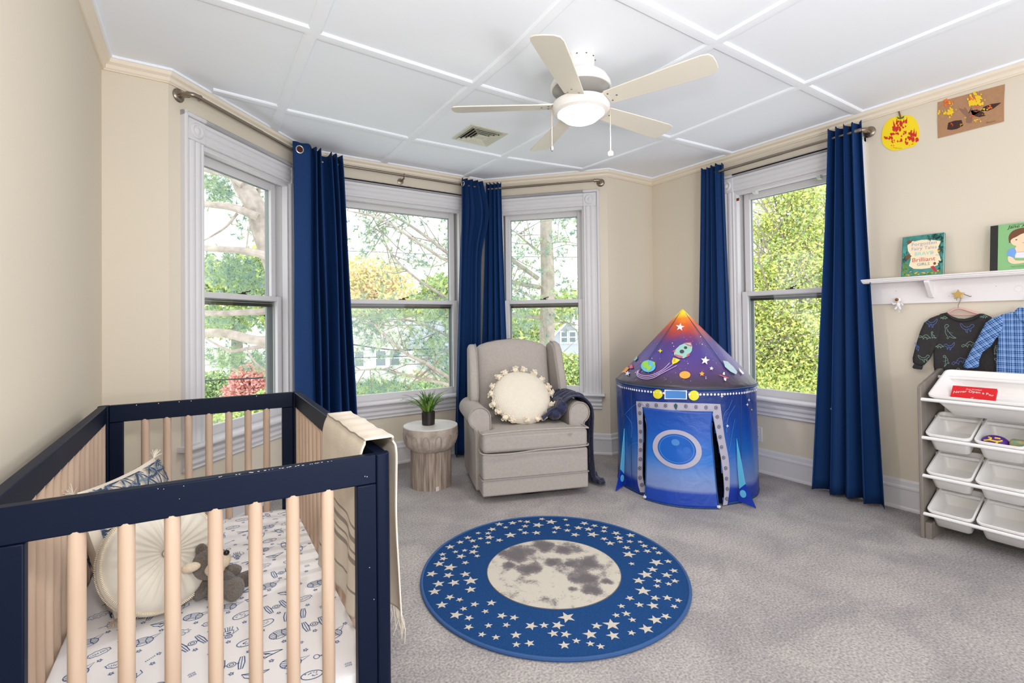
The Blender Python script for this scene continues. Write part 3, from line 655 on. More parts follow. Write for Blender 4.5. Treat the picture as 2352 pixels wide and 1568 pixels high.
def curtain(label, A, B, A2, B2, zt, zb, folds, amp, seed, mid=None, amp2=None, grom=(), ph=0., flatstart=0.):
    g = random.Random(seed); A, B, A2, B2 = [np.array(p[:2]) for p in (A, B, A2, B2)]
    o = thing('curtain', label, 'curtain', (A2[0], A2[1], 0), group=None)
    ks = [(g.uniform(-.3, .3), g.uniform(.75, 1.2)) for _ in range(folds+2)]
    sgn = 1.0
    def fn(u, v):
        a = A+(A2-A)*v**1.25; b = B+(B2-B)*v**1.25
        if mid is not None: b = b+mid[0]*math.exp(-((v-mid[1])/mid[2])**2)
        d = b-a; L = np.linalg.norm(d); d = d/L; n = np.array([d[1], -d[0]])
        w = u
        if flatstart: w = u
        k = min(int(u*folds), folds-1); am = (amp+((amp2 or amp)-amp)*v)*ks[k][1]
        th = 2*PI*(u*folds)+ph+ks[1][0]*v*1.2+.25*math.sin(3*v+k)
        y = am*math.sin(th)+am*.18*math.sin(2.3*th+2*v+seed); x = .10/folds*math.sin(2*th)*1.2
        p = a+d*L*(w+x)+n*y
        return (p[0], p[1], zt+(zb-zt)*v+.006*math.sin(th+1)*(1-v)+.006*math.sin(9*u+seed)*v)
    MB().grid(fn, folds*14+1, 36).build('panel', NAVY, o, world=True, ang=180, recalc=False, solid=.003)
    for (u, r) in grom:
        p = np.array(fn(u, .02)); p2 = np.array(fn(u+.01, .02)); t = p2-p; t /= np.linalg.norm(t); up = np.array([0, 0, 1.]); c = p+np.array([0, 0, zt-.055-p[2]])
        nn = np.cross(t, up); 
        MB().tube([c+nn*.002+t*r*math.cos(a)+up*r*math.sin(a) for a in np.arange(0, 2*PI, 2*PI/24)], .0042, 8, closed=True).build('grommet', GROM, o, world=True)
    return o
ROT = 2*PI
# left bay corner: one flat face towards the camera, then tight folds
def corner_curtain():
    o = thing('curtain', 'navy curtain in the corner between the left and center bay windows, its steel ring showing', 'curtain', (.62, 3.70, 0))
    top = [(.588, 3.716), (.640, 3.712), (.700, 3.728), (.735, 3.800), (.752, 3.735), (.775, 3.840), (.790, 3.752), (.822, 3.900), (.862, 3.868), (.876, 3.800), (.893, 3.905), (.912, 3.815), (.935, 3.92), (.955, 3.82), (.968, 3.90)]
    bot = [(.600, 3.730), (.655, 3.690), (.715, 3.700), (.745, 3.830), (.772, 3.695), (.806, 3.85), (.835, 3.71), (.870, 3.90), (.905, 3.77), (.940, 3.75), (.965, 3.90), (.990, 3.74), (1.03, 3.92), (1.055, 3.78), (1.085, 3.93)]
    T = smooth_path(top, 6); Bm = smooth_path(bot, 6); n = len(T)
    def fn(u, v):
        k = int(round(u*(n-1))); w = v**.8; p = T[k]*(1-w)+Bm[k]*w
        dip = .022*math.exp(-((u-.56)/.04)**2)
        return (p[0]+.004*math.sin(7*v+u*9), p[1], 2.496+(.02-2.496)*v-dip*(1-v)+.004*math.sin(u*60)*(1-v))
    MB().grid(fn, n, 36).build('panel', NAVY, o, world=True, ang=180, recalc=False, solid=.003)
    c = np.array([.634, 3.7105, 2.444]); t = np.array([1, .05, 0]); t /= np.linalg.norm(t)
    MB().tube([c+np.array([0, -.003, 0])+t*.024*math.cos(a)+np.array([0, 0, .026*math.sin(a)]) for a in np.arange(0, 2*PI-.01, 2*PI/28)], .0045, 8, closed=True).build('grommet', GROM, o, world=True)
    MB().prism(circ(.021, 24), lambda a, b, t_: (c[0]+a, c[1]-.0025-t_, c[2]+b*1.05), 0, .001).build('grommet_hole', mat('rust_shadow', (70, 28, 16), .9), o, world=True)
corner_curtain()
curtain('navy curtain at the right end of the center bay window, behind the glider chair', wf(3, 1.295, .10), wf(3, 1.49, .09), wf(3, 1.19, .13), wf(3, 1.43, .12), 2.492, .015, 4, .030, 5, mid=(np.array([.075, -.02]), .12, .10), amp2=.045, grom=[(.02, .02)], ph=1.2)
curtain('navy curtain at the left end of the right bay window, behind the glider chair', wf(4, .055, .09), wf(4, .20, .09), wf(4, -.04, .12), wf(4, .275, .12), 2.482, .015, 4, .028, 9, amp2=.045)
curtain('navy curtain left of the right wall window, partly behind the play tent', wf(6, .615, .08), wf(6, .80, .09), wf(6, .53, .10), wf(6, .87, .12), 2.462, .015, 4, .032, 12, amp2=.05, grom=[(.97, .019)])
curtain('long navy curtain on the right of the right wall window, flaring at its hem', wf(6, 1.60, .095), wf(6, 1.785, .085), wf(6, 1.475, .11), wf(6, 1.885, .13), 2.458, .025, 4, .036, 21, amp2=.055, ph=.6)
# ---------------------------------------------------------------- crib
CA1 = np.array([-.346, 1.247]); EX = np.array([.9974, -.0803]); EX = EX/np.linalg.norm(EX); EY = np.array([.0122, .9850])
CANG = math.atan2(EX[1], EX[0]); NYX = np.array([-EX[1], EX[0]]); KX = float(EY@EX); KY = float(EY@NYX)
def CW(x, y, z): p = CA1+EX*x+EY*y; return np.array([p[0], p[1], z])
CL = 1.37; CWD = .76; CT = .8724
def cribify(mb): mb.v = [(x+y*KX, y*KY, z) for x, y, z in mb.v]; return mb
NVY = mat('navy_lacquer', (5, 18, 42), .5, bump=(60, .06, .001), spec=.18)
SLAT = mat('natural_beech', (203, 179, 158), .55, wood=((188, 161, 140), 2, 30.), spec=.25)
crib = thing('crib', 'navy crib with natural wood slats and rounded corner posts', 'crib', (CA1[0], CA1[1], 0), CANG)
def post_prof(cx, cy, sx, sy, w=.036, r=.022):
    P = []
    for (qx, qy, a0, rr) in ((1, 1, 0, .004), (-1, 1, PI/2, .004), (-1, -1, PI, r), (1, -1, 1.5*PI, .004)):
        P += [(qx*(w/2-rr)+rr*math.cos(a0+k*PI/10), qy*(w/2-rr)+rr*math.sin(a0+k*PI/10)) for k in range(6)]
    return [(cx+sx*p, cy+sy*q) for p, q in P]
for (cx, cy, sx, sy) in ((.018, .018, 1, 1), (CWD-.018, .018, -1, 1), (.018, CL-.018, 1, -1), (CWD-.018, CL-.018, -1, -1)):
    cribify(MB().prism(post_prof(cx, cy, sx, sy), lambda x, y, t: (x, y, t), 0, CT)).build('post', NVY, crib, bevel=.002)
RH = .070
def rail(x0, x1, y0, y1, z0, z1, nm='rail'): cribify(MB().box(x0, x1, y0, y1, z0, z1)).build(nm, NVY, crib, bevel=.003)
for y0 in (.003, CL-.031):
    rail(.0365, CWD-.0365, y0, y0+.028, CT-RH, CT-.0005, 'top_rail'); rail(.0365, CWD-.0365, y0, y0+.028, .13, .19, 'bottom_rail')
    rail(.0365, .083, y0, y0+.028, .19, CT-RH-.001, 'stile'); rail(CWD-.083, CWD-.0365, y0, y0+.028, .19, CT-RH-.001, 'stile')
for x0 in (.003, CWD-.031):
    rail(x0, x0+.028, .0365, CL-.0365, CT-RH, CT-.0005, 'top_rail'); rail(x0, x0+.028, .0365, CL-.0365, .13, .19, 'bottom_rail')
def slat_at(x, y, proto=[None]):
    if proto[0] is None:
        q = MB(); q.tube([(0, 0, .185), (0, 0, CT-RH+.004)], .0145, 16); o = q.build('slat', SLAT, crib, ang=60); proto[0] = o
    else: o = proto[0].copy(); COL.objects.link(o)
    o.location = (x+y*KX, y*KY, 0); o.rotation_euler = (0, 0, rnd.uniform(0, 6)); return o
for k in range(7):
    slat_at(.155+.0762*k, .017); slat_at(.155+.0762*k, CL-.017)
for k in range(16):
    slat_at(.017, .0775+.081*k); slat_at(CWD-.017, .0775+.081*k)
cribify(MB().box(.03, CWD-.03, .035, CL-.035, .175, .195)).build('mattress_base', NVY, crib)
CHIPM = mat('bare_chip', (222, 210, 196), .8); q = MB(); g = random.Random(4)
for k in range(6): 
    x = g.uniform(.2, .74); z = CT-g.uniform(.002, .06); r_ = g.uniform(.0005, .0012); q.prism(circ(r_, 6), lambda a, b, t: (x+a, .0028-t, z+b), 0, .0004)
for k in range(26):
    x = g.uniform(.38, .62); r_ = g.uniform(.0006, .0016); yy = g.uniform(.004, .008); q.prism(circ(r_, 5), lambda a, b, t: (x+a*1.8, yy+b, CT+t-.0005), 0, .0005)
for (x, z) in ((.705, .60), (.715, .52), (.73, .45), (.70, .30)): q.prism(circ(.0010, 6), lambda a, b, t: (x+a, .0028-t, z+b), 0, .0004)
for k in range(5):
    x = g.uniform(.1, .7); q.prism(circ(.002, 5), lambda a, b, t: (x+a, CL-.0312-t, CT-.005+b), 0, .0005)
cribify(q).build('paint_chips', CHIPM, crib, smooth=False, kind='stuff')
# mattress with fitted sheet and its space doodle print
SHEET = mat('sheet_white', (250, 247, 248), .85, bump=(5, .3, .008)); INK = mat('sheet_ink', (74, 104, 150), .85)
mtt = thing('crib_mattress', 'mattress in the crib under a white fitted sheet printed with blue space doodles', 'mattress', CW(.38, .685, .195), CANG)
MZ = .330
def mt(u, v):      # rounded pad
    a = 2*PI*u; ca, sa = math.cos(a), math.sin(a); e = .16
    sx = math.copysign(abs(ca)**e, ca)*.342; sy = math.copysign(abs(sa)**e, sa)*.648
    if v < .5: w = v/.5; return (sx*w, sy*w, MZ)
    w = (v-.5)/.5; r_ = .03; b = w*PI/2*1.0
    if w < .6: bb = w/.6*PI/2; return (sx*(1+.03*math.sin(bb)), sy*(1+.016*math.sin(bb)), MZ-r_*(1-math.cos(bb)))
    ww = (w-.6)/.4; return (sx*1.03, sy*1.016, MZ-r_-(MZ-r_-.2)*ww)
q = MB(); N = 96
q.grid(mt, N, 24, cu=True)
q.v = [tuple(CW(.38+x, .685+y, z)) for x, y, z in q.v]; q.build('fitted_sheet', SHEET, mtt, world=True, ang=60)
ink = MB(); g = random.Random(11)
def doodle(kind, cx, cy, s, a):
    ca, sa = math.cos(a), math.sin(a)
    mp = lambda x, y: CW(.38+cx+s*(x*ca-y*sa), .685+cy+s*(x*sa+y*ca), MZ+.0008)
    w = .0020/s
    R = lambda pts, cl=False, k=1: ink.ribbon(pts, w*k, mp, closed=cl)
    if kind == 'planet':
        R(circ(1, 22, ry=.8), True)
        for t in (-.5, -.1, .3, .6): h_ = math.sqrt(max(0, 1-t*t)); R([(-h_, t*.8), (0, t*.8-.12), (h_, t*.8)])
        R([(-.5, -.65), (-.3, 0), (-.45, .66)]); R([(.4, -.7), (.25, 0), (.5, .66)])
        R([(-1, -.1), (-1.7, -.8), (-.75, -.6)])
    elif kind == 'moon':
        R(circ(1, 22, ry=.62), True, 1.2)
        for _ in range(12):
            x, y = g.uniform(-.6, .6), g.uniform(-.35, .35); R([(x, y), (x+.14, y+.02)])
    elif kind == 'burst':
        R([(math.cos(2*PI*i/22)*(1.25 if i % 2 else .95), math.sin(2*PI*i/22)*(.68 if i % 2 else .45)) for i in range(22)], True)
        vs, fs = text2d('RULE THE\nGALAXY', .30); ink.add([mp(x, y+.1) for x, y in vs], fs)
    elif kind == 'cloud':
        R([(math.cos(2*PI*i/36)*(1+.07*math.cos(9*2*PI*i/36)), math.sin(2*PI*i/36)*(.5+.05*math.cos(9*2*PI*i/36))) for i in range(36)], True)
        vs, fs = text2d('OH MY!', .44); ink.add([mp(x, y-.14) for x, y in vs], fs)
    elif kind == 'beep':
        for dy in (0, -.6):
            vs, fs = text2d('BEEP', .6); ink.add([mp(x, y+dy) for x, y in vs], fs)
    elif kind == 'star':
        R(star(.8, k=.4), True, 1.1); R([(.9, .3), (1.5, .6)]); R([(-.9, .1), (-1.5, .2)]); R([(.3, -1), (.5, -1.5)])
    elif kind == 'tinystar': R(star(1, k=.45), True, 1.3)
    elif kind == 'comet':
        R(star(.5, k=.4), True)
        for i in range(6): R([(.7+i*.35, .15+i*.1), (.85+i*.35, .2+i*.1)]); R([(.7+i*.35, -.1+i*.1), (.85+i*.35, -.05+i*.1)])
    elif kind == 'satellite':
        R(circ(.45, 10, (-1.1, 0), ry=.55), True); R(circ(.45, 10, (1.1, 0), ry=.55), True); R([(-.7, .05), (0, .22), (.7, .05), (0, -.12)], True); R([(-.7, 0), (.7, 0)])
    elif kind == 'rocket':
        R([(-.3, -1), (-.35, .3), (0, 1.2), (.35, .3), (.3, -1)], True, 1.2); R([(-.35, -.3), (-.9, -1.1), (-.3, -.9)]); R([(.35, -.3), (.9, -1.1), (.3, -.9)]); R(circ(.18, 10, (0, .3)), True); ink.poly([(-.3, -.75), (.3, -.75), (.3, -.95), (-.3, -.95)], mp); R([(-.2, -1.1), (0, -1.6), (.2, -1.1)])
    elif kind == 'fighter':
        for x in (-.9, .9): R([(x-.18, -1), (x+.18, -1), (x+.3, 0), (x+.18, 1), (x-.18, 1), (x-.3, 0)], True, 1.3); R([(x, -1), (x, 1)])
        R(circ(.4, 14), True); R(circ(.2, 10), True); R([(-.75, 0), (-.4, 0)]); R([(.4, 0), (.75, 0)])
    elif kind == 'bot':
        R([(-.5, -.4), (.5, -.4), (.45, .35), (-.45, .35)], True, 1.2); R(circ(.36, 12, (0, .72), ry=.3), True, 1.2); R([(-.5, .2), (-.95, -.2), (-.8, -.8)]); R([(.5, .2), (.95, -.2), (.8, -.8)])
        R([(-.3, -.4), (-.4, -1.2), (-.1, -1.2), (-.1, -.4)]); R([(.3, -.4), (.4, -1.2), (.1, -1.2), (.1, -.4)]); ink.poly([(-.25, -.1), (.25, -.1), (.2, .15), (-.2, .15)], mp); ink.poly([(-.2, .7), (.2, .7), (.15, .82), (-.15, .82)], mp)
    elif kind == 'swords':
        R([(-1.3, .1), (-.5, .03), (1.3, -.25)]); R([(-1.3, .22), (-.5, .13), (1.3, -.2)]); R([(-1.1, -.8), (.9, .7)]); R([(-1.0, -.87), (1.0, .63)]); R(circ(.12, 6, (-.9, .14)), True)
    elif kind == 'ship':
        R([(-1.3, -.3), (1.2, -.5), (.9, .1), (.2, .5), (-.4, .2)], True, 1.2); R([(-1.3, -.3), (.2, .5)]); R([(-.4, .2), (1.2, -.5)]); R([(0, .4), (.3, .75), (.5, .36)]); ink.poly([(-.2, -.1), (.5, -.2), (.3, .1)], mp)
    elif kind == 'arc': R([(-.5, .5), (-.7, 0), (-.2, -.5), (.4, -.45)], False); R([(-.3, .3), (-.45, 0), (-.1, -.3), (.3, -.3)])
kinds = ['planet', 'burst', 'fighter', 'bot', 'moon', 'swords', 'ship', 'cloud', 'rocket', 'satellite', 'bot', 'beep', 'planet', 'ship', 'comet', 'moon', 'star', 'arc', 'fighter', 'rocket']
k = 0
for iy in range(17):
    for ix in range(8):
        cx = -.29+ix*.083+(.04 if iy % 2 else 0)+g.uniform(-.006, .006); cy = -.60+iy*.075+g.uniform(-.006, .006)
        if abs(cx) > .31: continue
        kd = kinds[(ix*7+iy*5+g.randrange(3)) % len(kinds)]; doodle(kd, cx, cy, {'tinystar': .007, 'star': .015, 'comet': .013, 'beep': .014}.get(kd, .025 if kd not in ('satellite', 'arc') else .016), PI+g.uniform(-.3, .5))
        doodle('tinystar', cx+.041, cy+.036, .0065, g.uniform(0, 6))
ink.build('sheet_print', INK, mtt, world=True, smooth=False, recalc=False)
# square patterned pillow
def pillow_grid(mb, c, ux, uy, un, hw, hh, th, n=22, pinch=.06, mi=0):
    for side in (1, -1):
        def fn(u, v):
            a, b = 2*u-1, 2*v-1; k = (1-abs(a)**2.6)*(1-abs(b)**2.6); k = max(k, 0)**.42
            sx = a*(1-pinch*(1-b*b)); sy = b*(1-pinch*(1-a*a))
            return np.array(c)+ux*sx*hw+uy*sy*hh+un*side*(th*k+.003*math.sin(11*a+5*b)*k)
        mb.grid(fn, n, n, mi=mi)
    return mb
ux = np.array([.445, .885, 0]); ux /= np.linalg.norm(ux); uy = np.array([-.10, .05, .37]); uy /= np.linalg.norm(uy); un = np.cross(ux, uy); un /= np.linalg.norm(un)
if un[1] > 0: un = -un
pc = np.array([-.162, 2.03, .525])
CRM = mat('pillow_cream', (232, 220, 204), .85, bump=(60, .2, .002)); INDG = mat('indigo_dye', (52, 70, 98), .85); IND2 = mat('indigo_wash', (116, 134, 152), .85)
p1 = thing('square_pillow', 'square cream pillow with an indigo tie dye star net, tassels on its corners', 'pillow', (pc[0], pc[1], .33))
pillow_grid(MB(), pc, ux, uy, un, .19, .195, .062).build('cover', CRM, p1, world=True, ang=180)
def onp(side=1, lift=.0045):
    def mp(a, b):
        aa, bb = max(-.97, min(.97, a)), max(-.97, min(.97, b)); k = max((1-abs(aa)**2.6)*(1-abs(bb)**2.6), 0)**.42
        return pc+ux*aa*(1-.06*(1-bb*bb))*.19+uy*bb*(1-.06*(1-aa*aa))*.195+un*side*(.062*k+.003*math.sin(11*aa+5*bb)*k+lift)
    return mp
q = MB(); g = random.Random(8); LC = [0, 1]
def taperstroke(p, r_, w, mp, mi):
    p, r_ = np.array(p), np.array(r_); d = r_-p; n = np.array([-d[1], d[0]])/np.linalg.norm(d)*w; k = 7; A = []; B = []
    bend = n*g.uniform(-2, 2)/w*.02
    for i in range(k):
        t = i/(k-1); c_ = p+d*t+bend*math.sin(PI*t); ww = math.sin(PI*(t*.86+.07))**.8*.75+.08; A.append(c_+n*ww); B.append(c_-n*ww)
    LC[0] += 1.5e-5; un_ = un*LC[0]*LC[1]
    q.add([mp(*z)+un_ for z in A]+[mp(*z)+un_ for z in B], [(i, i+1, k+i+1, k+i) for i in range(k-1)], mi)
for side in (1, -1):
    mp = onp(side); LC[:] = [0, side]
    nodes = [(x+(.16 if j % 2 else 0)+g.uniform(-.05, .05), y+g.uniform(-.04, .04)) for j, y in enumerate((-.95, -.64, -.33, -.02, .29, .58, .80, .98)) for x in (-1.0, -.68, -.36, -.04, .28, .60, .88)]
    for i, a_ in enumerate(nodes):
        for b_ in nodes[i+1:]:
            if math.hypot(a_[0]-b_[0], a_[1]-b_[1]) < .43: taperstroke(a_, b_, g.uniform(.014, .030), mp, g.choice((0, 0, 0, 1)))
        for k in range(7):
            an = k*PI*2/7+g.random()*.5; r_ = g.uniform(.07, .14); taperstroke(a_, (a_[0]+r_*math.cos(an), a_[1]+r_*math.sin(an)), .020, mp, k % 2)
q.build('dye_pattern', [INDG, IND2], p1, world=True, smooth=False, recalc=False)
for (a_, b_) in ((-1, -1), (-1, 1), (1, 1), (1, -1)):
    c_ = pc+ux*a_*.188+uy*b_*.193; q = MB()
    d0 = ux*a_*.7+uy*b_*.4; d0 /= np.linalg.norm(d0)
    if b_ < 0: d0 = d0*.8+np.array([.3, -.5, .05])
    for k in range(46):
        d = d0+np.array([g.gauss(0, .35) for _ in range(3)]); d /= np.linalg.norm(d); e_ = c_+d*g.uniform(.025, .04); e_[2] = max(e_[2], .333); q.tube([c_, (c_+e_)/2+np.array([0, 0, .002]), e_], [.0014, .0012, .0008], 3)
    q.build('tassel', CRM, p1, world=True, kind='stuff')
# round pleated pillow
rc = np.array([-.088, 1.846, .492]); rn = np.array([.42, -.80, .42]); rn /= np.linalg.norm(rn); ra = np.cross((0, 0, 1), rn); ra /= np.linalg.norm(ra); rb = np.cross(rn, ra)
IV = mat('ivory_cotton', (222, 215, 201), .8, bump=(120, .1, .001))
p2 = thing('round_pillow', 'round ivory pillow with pleats meeting at its center and fringed seams', 'pillow', (rc[0], rc[1], .33))
RR = .155
def rp(u, v, side=1):
    a = 2*PI*u; r_ = v; k = math.sqrt(max(0, 1-r_**3.0)); dim = .035*math.exp(-(r_/.13)**2)
    pl = .0028*math.sin(a*26+1.5*math.sin(a*3))*min(1, r_*3)*(1-r_**6)
    w = rc+ra*RR*r_*math.cos(a)+rb*RR*r_*math.sin(a)+rn*side*(.044*k-dim+pl+.010)
    return w
def rband(u, v):
    a = 2*PI*u; t = (v-.5)*2; r_ = RR*(1+.035*math.cos(t*PI/2)); return rc+ra*r_*math.cos(a)+rb*r_*math.sin(a)+rn*.012*t
q = MB(); q.grid(lambda u, v: rp(u, v, 1), 160, 20, cu=True).grid(lambda u, v: rp(u, v, -1), 80, 14, cu=True).grid(rband, 80, 5, cu=True); q.build('cover', IV, p2, world=True, ang=180)
MB().blob(rc+rn*.032, (.009, .009, .006), 12, 8, M=Matrix([ra, rb, rn]).transposed()).build('button', IV, p2, world=True)
FR = mat('fringe_cream', (240, 228, 204), .9); q = MB()
for s_, rr in ((.014, RR*.985), (-.012, RR*.99)):
    for k in range(210):
        a = 2*PI*k/210; c_ = rc+ra*rr*math.cos(a)+rb*rr*math.sin(a)+rn*s_; d = ra*math.cos(a)+rb*math.sin(a)+rn*(.9 if s_ > 0 else -.9); q.tube([c_, c_+d*.006], [.0022, .0016], 4)
q.build('fringe', FR, p2, world=True, kind='stuff')
# teddy
FUR = mat('grey_plush', (122, 112, 102), 1., var=((92, 84, 76), 160, .5), bump=(260, 1., .006), sheen=.4); CRF = mat('cream_plush', (226, 208, 184), 1., bump=(260, .9, .004)); BLK = mat('bead_black', (18, 16, 16), .2)
tc = np.array([.075, 1.80, .33])
td = thing('teddy_bear', 'small grey plush bear with cream muzzle and ears slumped beside the round pillow', 'soft toy', tc)
def px(u, v, d): return at(u, v, d)
def furball(name, mb, m_, par):
    o = mb.build(name, m_, par, world=True, ang=180); return o
bd = MB(); bd.tube(smooth_path([px(505, 1362, 1.56), px(502, 1345, 1.565), px(500, 1325, 1.57), px(498, 1308, 1.575)], 3), [.03, .044, .05, .052, .052, .05, .044, .038, .03, .02], 14); furball('body', bd, FUR, td)
hd = MB(); hc = px(482, 1292, 1.53); hd.blob(hc, (.050, .046, .050), 18, 12); head = furball('head', hd, FUR, td)
mz = MB(); d_ = px(513, 1308, 1.515)-hc; mz.blob(px(494, 1306, 1.492), (.028, .026, .020), 14, 10); furball('muzzle', mz, CRF, head)
mz = MB(); mz.blob(px(512, 1286, 1.498), (.022, .020, .024), 14, 10); furball('snout', mz, CRF, head)
furball('nose', MB().blob(px(520, 1269, 1.497), (.009, .008, .008), 10, 8), BLK, head)
for e_ in ((487, 1276, 1.484), (500, 1268, 1.486)): furball('eye', MB().blob(px(*e_), (.0035, .0035, .0035), 10, 8), BLK, head)
ear = furball('ear', MB().blob(px(438, 1303, 1.462), (.026, .014, .014), 14, 10), CRF, head); ear['label'] = 'cream ear lying out to the left'
furball('ear', MB().blob(px(462, 1261, 1.52), (.016, .010, .018), 12, 8), FUR, head)
for nm, P, rr in (('arm', [(478, 1315, 1.55), (465, 1335, 1.53), (462, 1355, 1.52), (470, 1366, 1.515)], (.016, .018, .020, .026, .024)),
                  ('arm', [(515, 1312, 1.575), (535, 1308, 1.60), (547, 1318, 1.60)], (.014, .016, .018, .02, .018)),
                  ('leg', [(512, 1350, 1.54), (530, 1352, 1.52), (548, 1352, 1.51)], (.024, .024, .026, .034, .032)),
                  ('leg', [(520, 1342, 1.58), (545, 1335, 1.60), (572, 1328, 1.62), (580, 1336, 1.61)], (.022, .022, .024, .028, .027))):
    S_ = smooth_path([px(*p) for p in P], 4); n_ = len(S_); R_ = list(np.interp(np.linspace(0, 1, n_), np.linspace(0, 1, len(rr)), rr)); R_[0] *= .6; R_[-1] *= .55; R_[-2] *= .9
    furball(nm, MB().tube(S_, R_, 12), FUR, td)
# blanket over the right rail of the crib
BLK1 = mat('linen_oat', (226, 216, 202), .9, bump=(140, .4, .002), var=((212, 200, 184), 12, .5)); BLK2 = mat('linen_grey', (150, 142, 132), .9, bump=(140, .4, .002))
bk = thing('throw_blanket', 'oatmeal striped throw blanket folded over the right rail of the crib', 'blanket', CW(.745, .3, 0))
prof = [(.700, .43), (.698, .60), (.696, .80), (.696, .855), (.708, .893), (.741, .904), (.774, .893), (.785, .855), (.779, .70), (.781, .55), (.783, .44)]
PP = smooth_path(prof, 6); nP = len(PP); cum = [0]
for i in range(1, nP): cum.append(cum[-1]+np.linalg.norm(PP[i]-PP[i-1]))
def bfn(u, v):        # u over the rail, v along the rail
    s_ = u*cum[-1]; i = min(max(np.searchsorted(cum, s_)-1, 0), nP-2); t = (s_-cum[i])/(cum[i+1]-cum[i]+1e-9); p = PP[i]*(1-t)+PP[i+1]*t
    drop = abs(u-.5)*2; ins = u < .5
    y0 = .035+(.06*drop if ins else -.01*drop); y1 = .47+(.15*drop if ins else .02*drop)
    y = y0+(y1-y0)*v
    z = p[1]-(0.05*(v-.1)*max(0, drop-.55)*2 if ins else 0)
    x = p[0]-(.012*math.sin(v*9+1)+.01*math.sin(v*17))*max(0, drop-.25)*(1 if ins else -1)*1.0
    if drop < .3: z += .0018*math.sin(v*13)+.0012*math.sin(v*31+1)
    if ins: x = min(x, .706)
    else: x = max(x, .776)
    return CW(x, y, z)
q = MB(); NU, NV = 140, 44
q.grid(bfn, NU, NV)
def stripe(u):
    s_ = u*cum[-1]; 
    for a, b in ((.065, .072), (.145, .155), (.175, .180), (.184, .188), (.192, .196), (.200, .204), (.208, .213), (.236, .246), (.47, .475), (.48, .495), (.50, .503), (.507, .51), (.514, .517), (.521, .535)): 
        if a <= s_ < b: return 1
    return 0
q.m = [stripe((i+.5)/(NU-1)) for i in range(NU-1) for j in range(NV-1)]
q.build('cloth', [BLK1, BLK2], bk, world=True, ang=180, recalc=False, solid=.004)
q = MB(); g = random.Random(2)
for k in range(60):
    a = np.array(bfn(1, k/59)); q.tube([a, a+np.array([g.gauss(.002, .003), g.gauss(0, .004), -.03]), a+np.array([g.gauss(.006, .006), g.gauss(0, .006), -.055-g.random()*.015])], [.0016, .0013, .0008], 4)
q.build('fringe', BLK1, bk, world=True, kind='stuff')
# ---------------------------------------------------------------- glider armchair
UPH = mat('greige_linen', (174, 167, 162), .85, bump=(420, .35, .001), var=((164, 156, 150), 70, .6), spec=.2)
STAIN = mat('upholstery_stain', (152, 140, 130), .9); PIPE = mat('greige_piping', (156, 148, 143), .8)
CO = np.array([1.917, 2.64, 0]); CRZ = math.atan2(-.337, .941)
chair = thing('glider_armchair', 'light greige wingback glider armchair with rolled arms', 'armchair', CO, CRZ)
def soft(mb, name, w=.03, seg=4, m_=UPH, par=None): return mb.build(name, m_, par or chair, bevel=w, seg=seg, ang=60)
MB().lathe([(0, 0), (.24, 0), (.25, .012), (.24, .028), (.10, .035), (.08, .06), (0, .06)], 40, (0, .36, 0)).build('swivel_base', mat('black_steel', (22, 22, 24), .4, .5), chair)
soft(MB().box(-.37, .37, .0, .70, .048, .155), 'bottom_panel', .012)
soft(MB().box(-.368, .370, .003, .69, .152, .322), 'footrest_panel', .015)
cu = MB(); P_ = [(-.368, -.006), (.368, -.006), (.368, .125), (.285, .135), (.285, .60), (-.285, .60), (-.285, .135), (-.368, .125)]
cu = cu.prism(P_, lambda x, y, z: (x, y, z+.018*(1-(x/.4)**2)*(1 if z > .4 else .3)), .328, .452); soft(cu, 'seat_cushion', .026, 5)
def tubeloc(name, pts, r, m_=PIPE, closed=False, par=None): return MB().tube(pts, r, 8, closed=closed).build(name, m_, par or chair)
tubeloc('piping', smooth_path([(-.372, .12, .457), (-.370, .0, .458), (-.34, -.012, .462), (-.1, -.013, .470), (.15, -.013, .468), (.34, -.012, .462), (.370, .0, .458), (.372, .12, .457)], 4), .0055, UPH)
tubeloc('piping', smooth_path([(-.37, .12, .334), (-.365, -.006, .330), (-.2, -.012, .322), (0, -.012, .334), (.15, -.013, .336), (.365, -.006, .340), (.37, .12, .338)], 4), .005, UPH)
tubeloc('piping', [(-.372, .3, .156), (-.371, .0, .156), (-.36, -.004, .156), (.36, -.004, .158), (.372, .0, .158), (.372, .3, .158)], .004)
q = MB(); 
for (x, z, r_, rz_) in ((.235, .420, .018, .011),):
    q.fan([(x+r_*math.cos(a)*(1+.25*math.sin(3*a)), z+rz_*math.sin(a)) for a in np.arange(0, 6.28, .4)], lambda a, b: (a, -.0068, b))
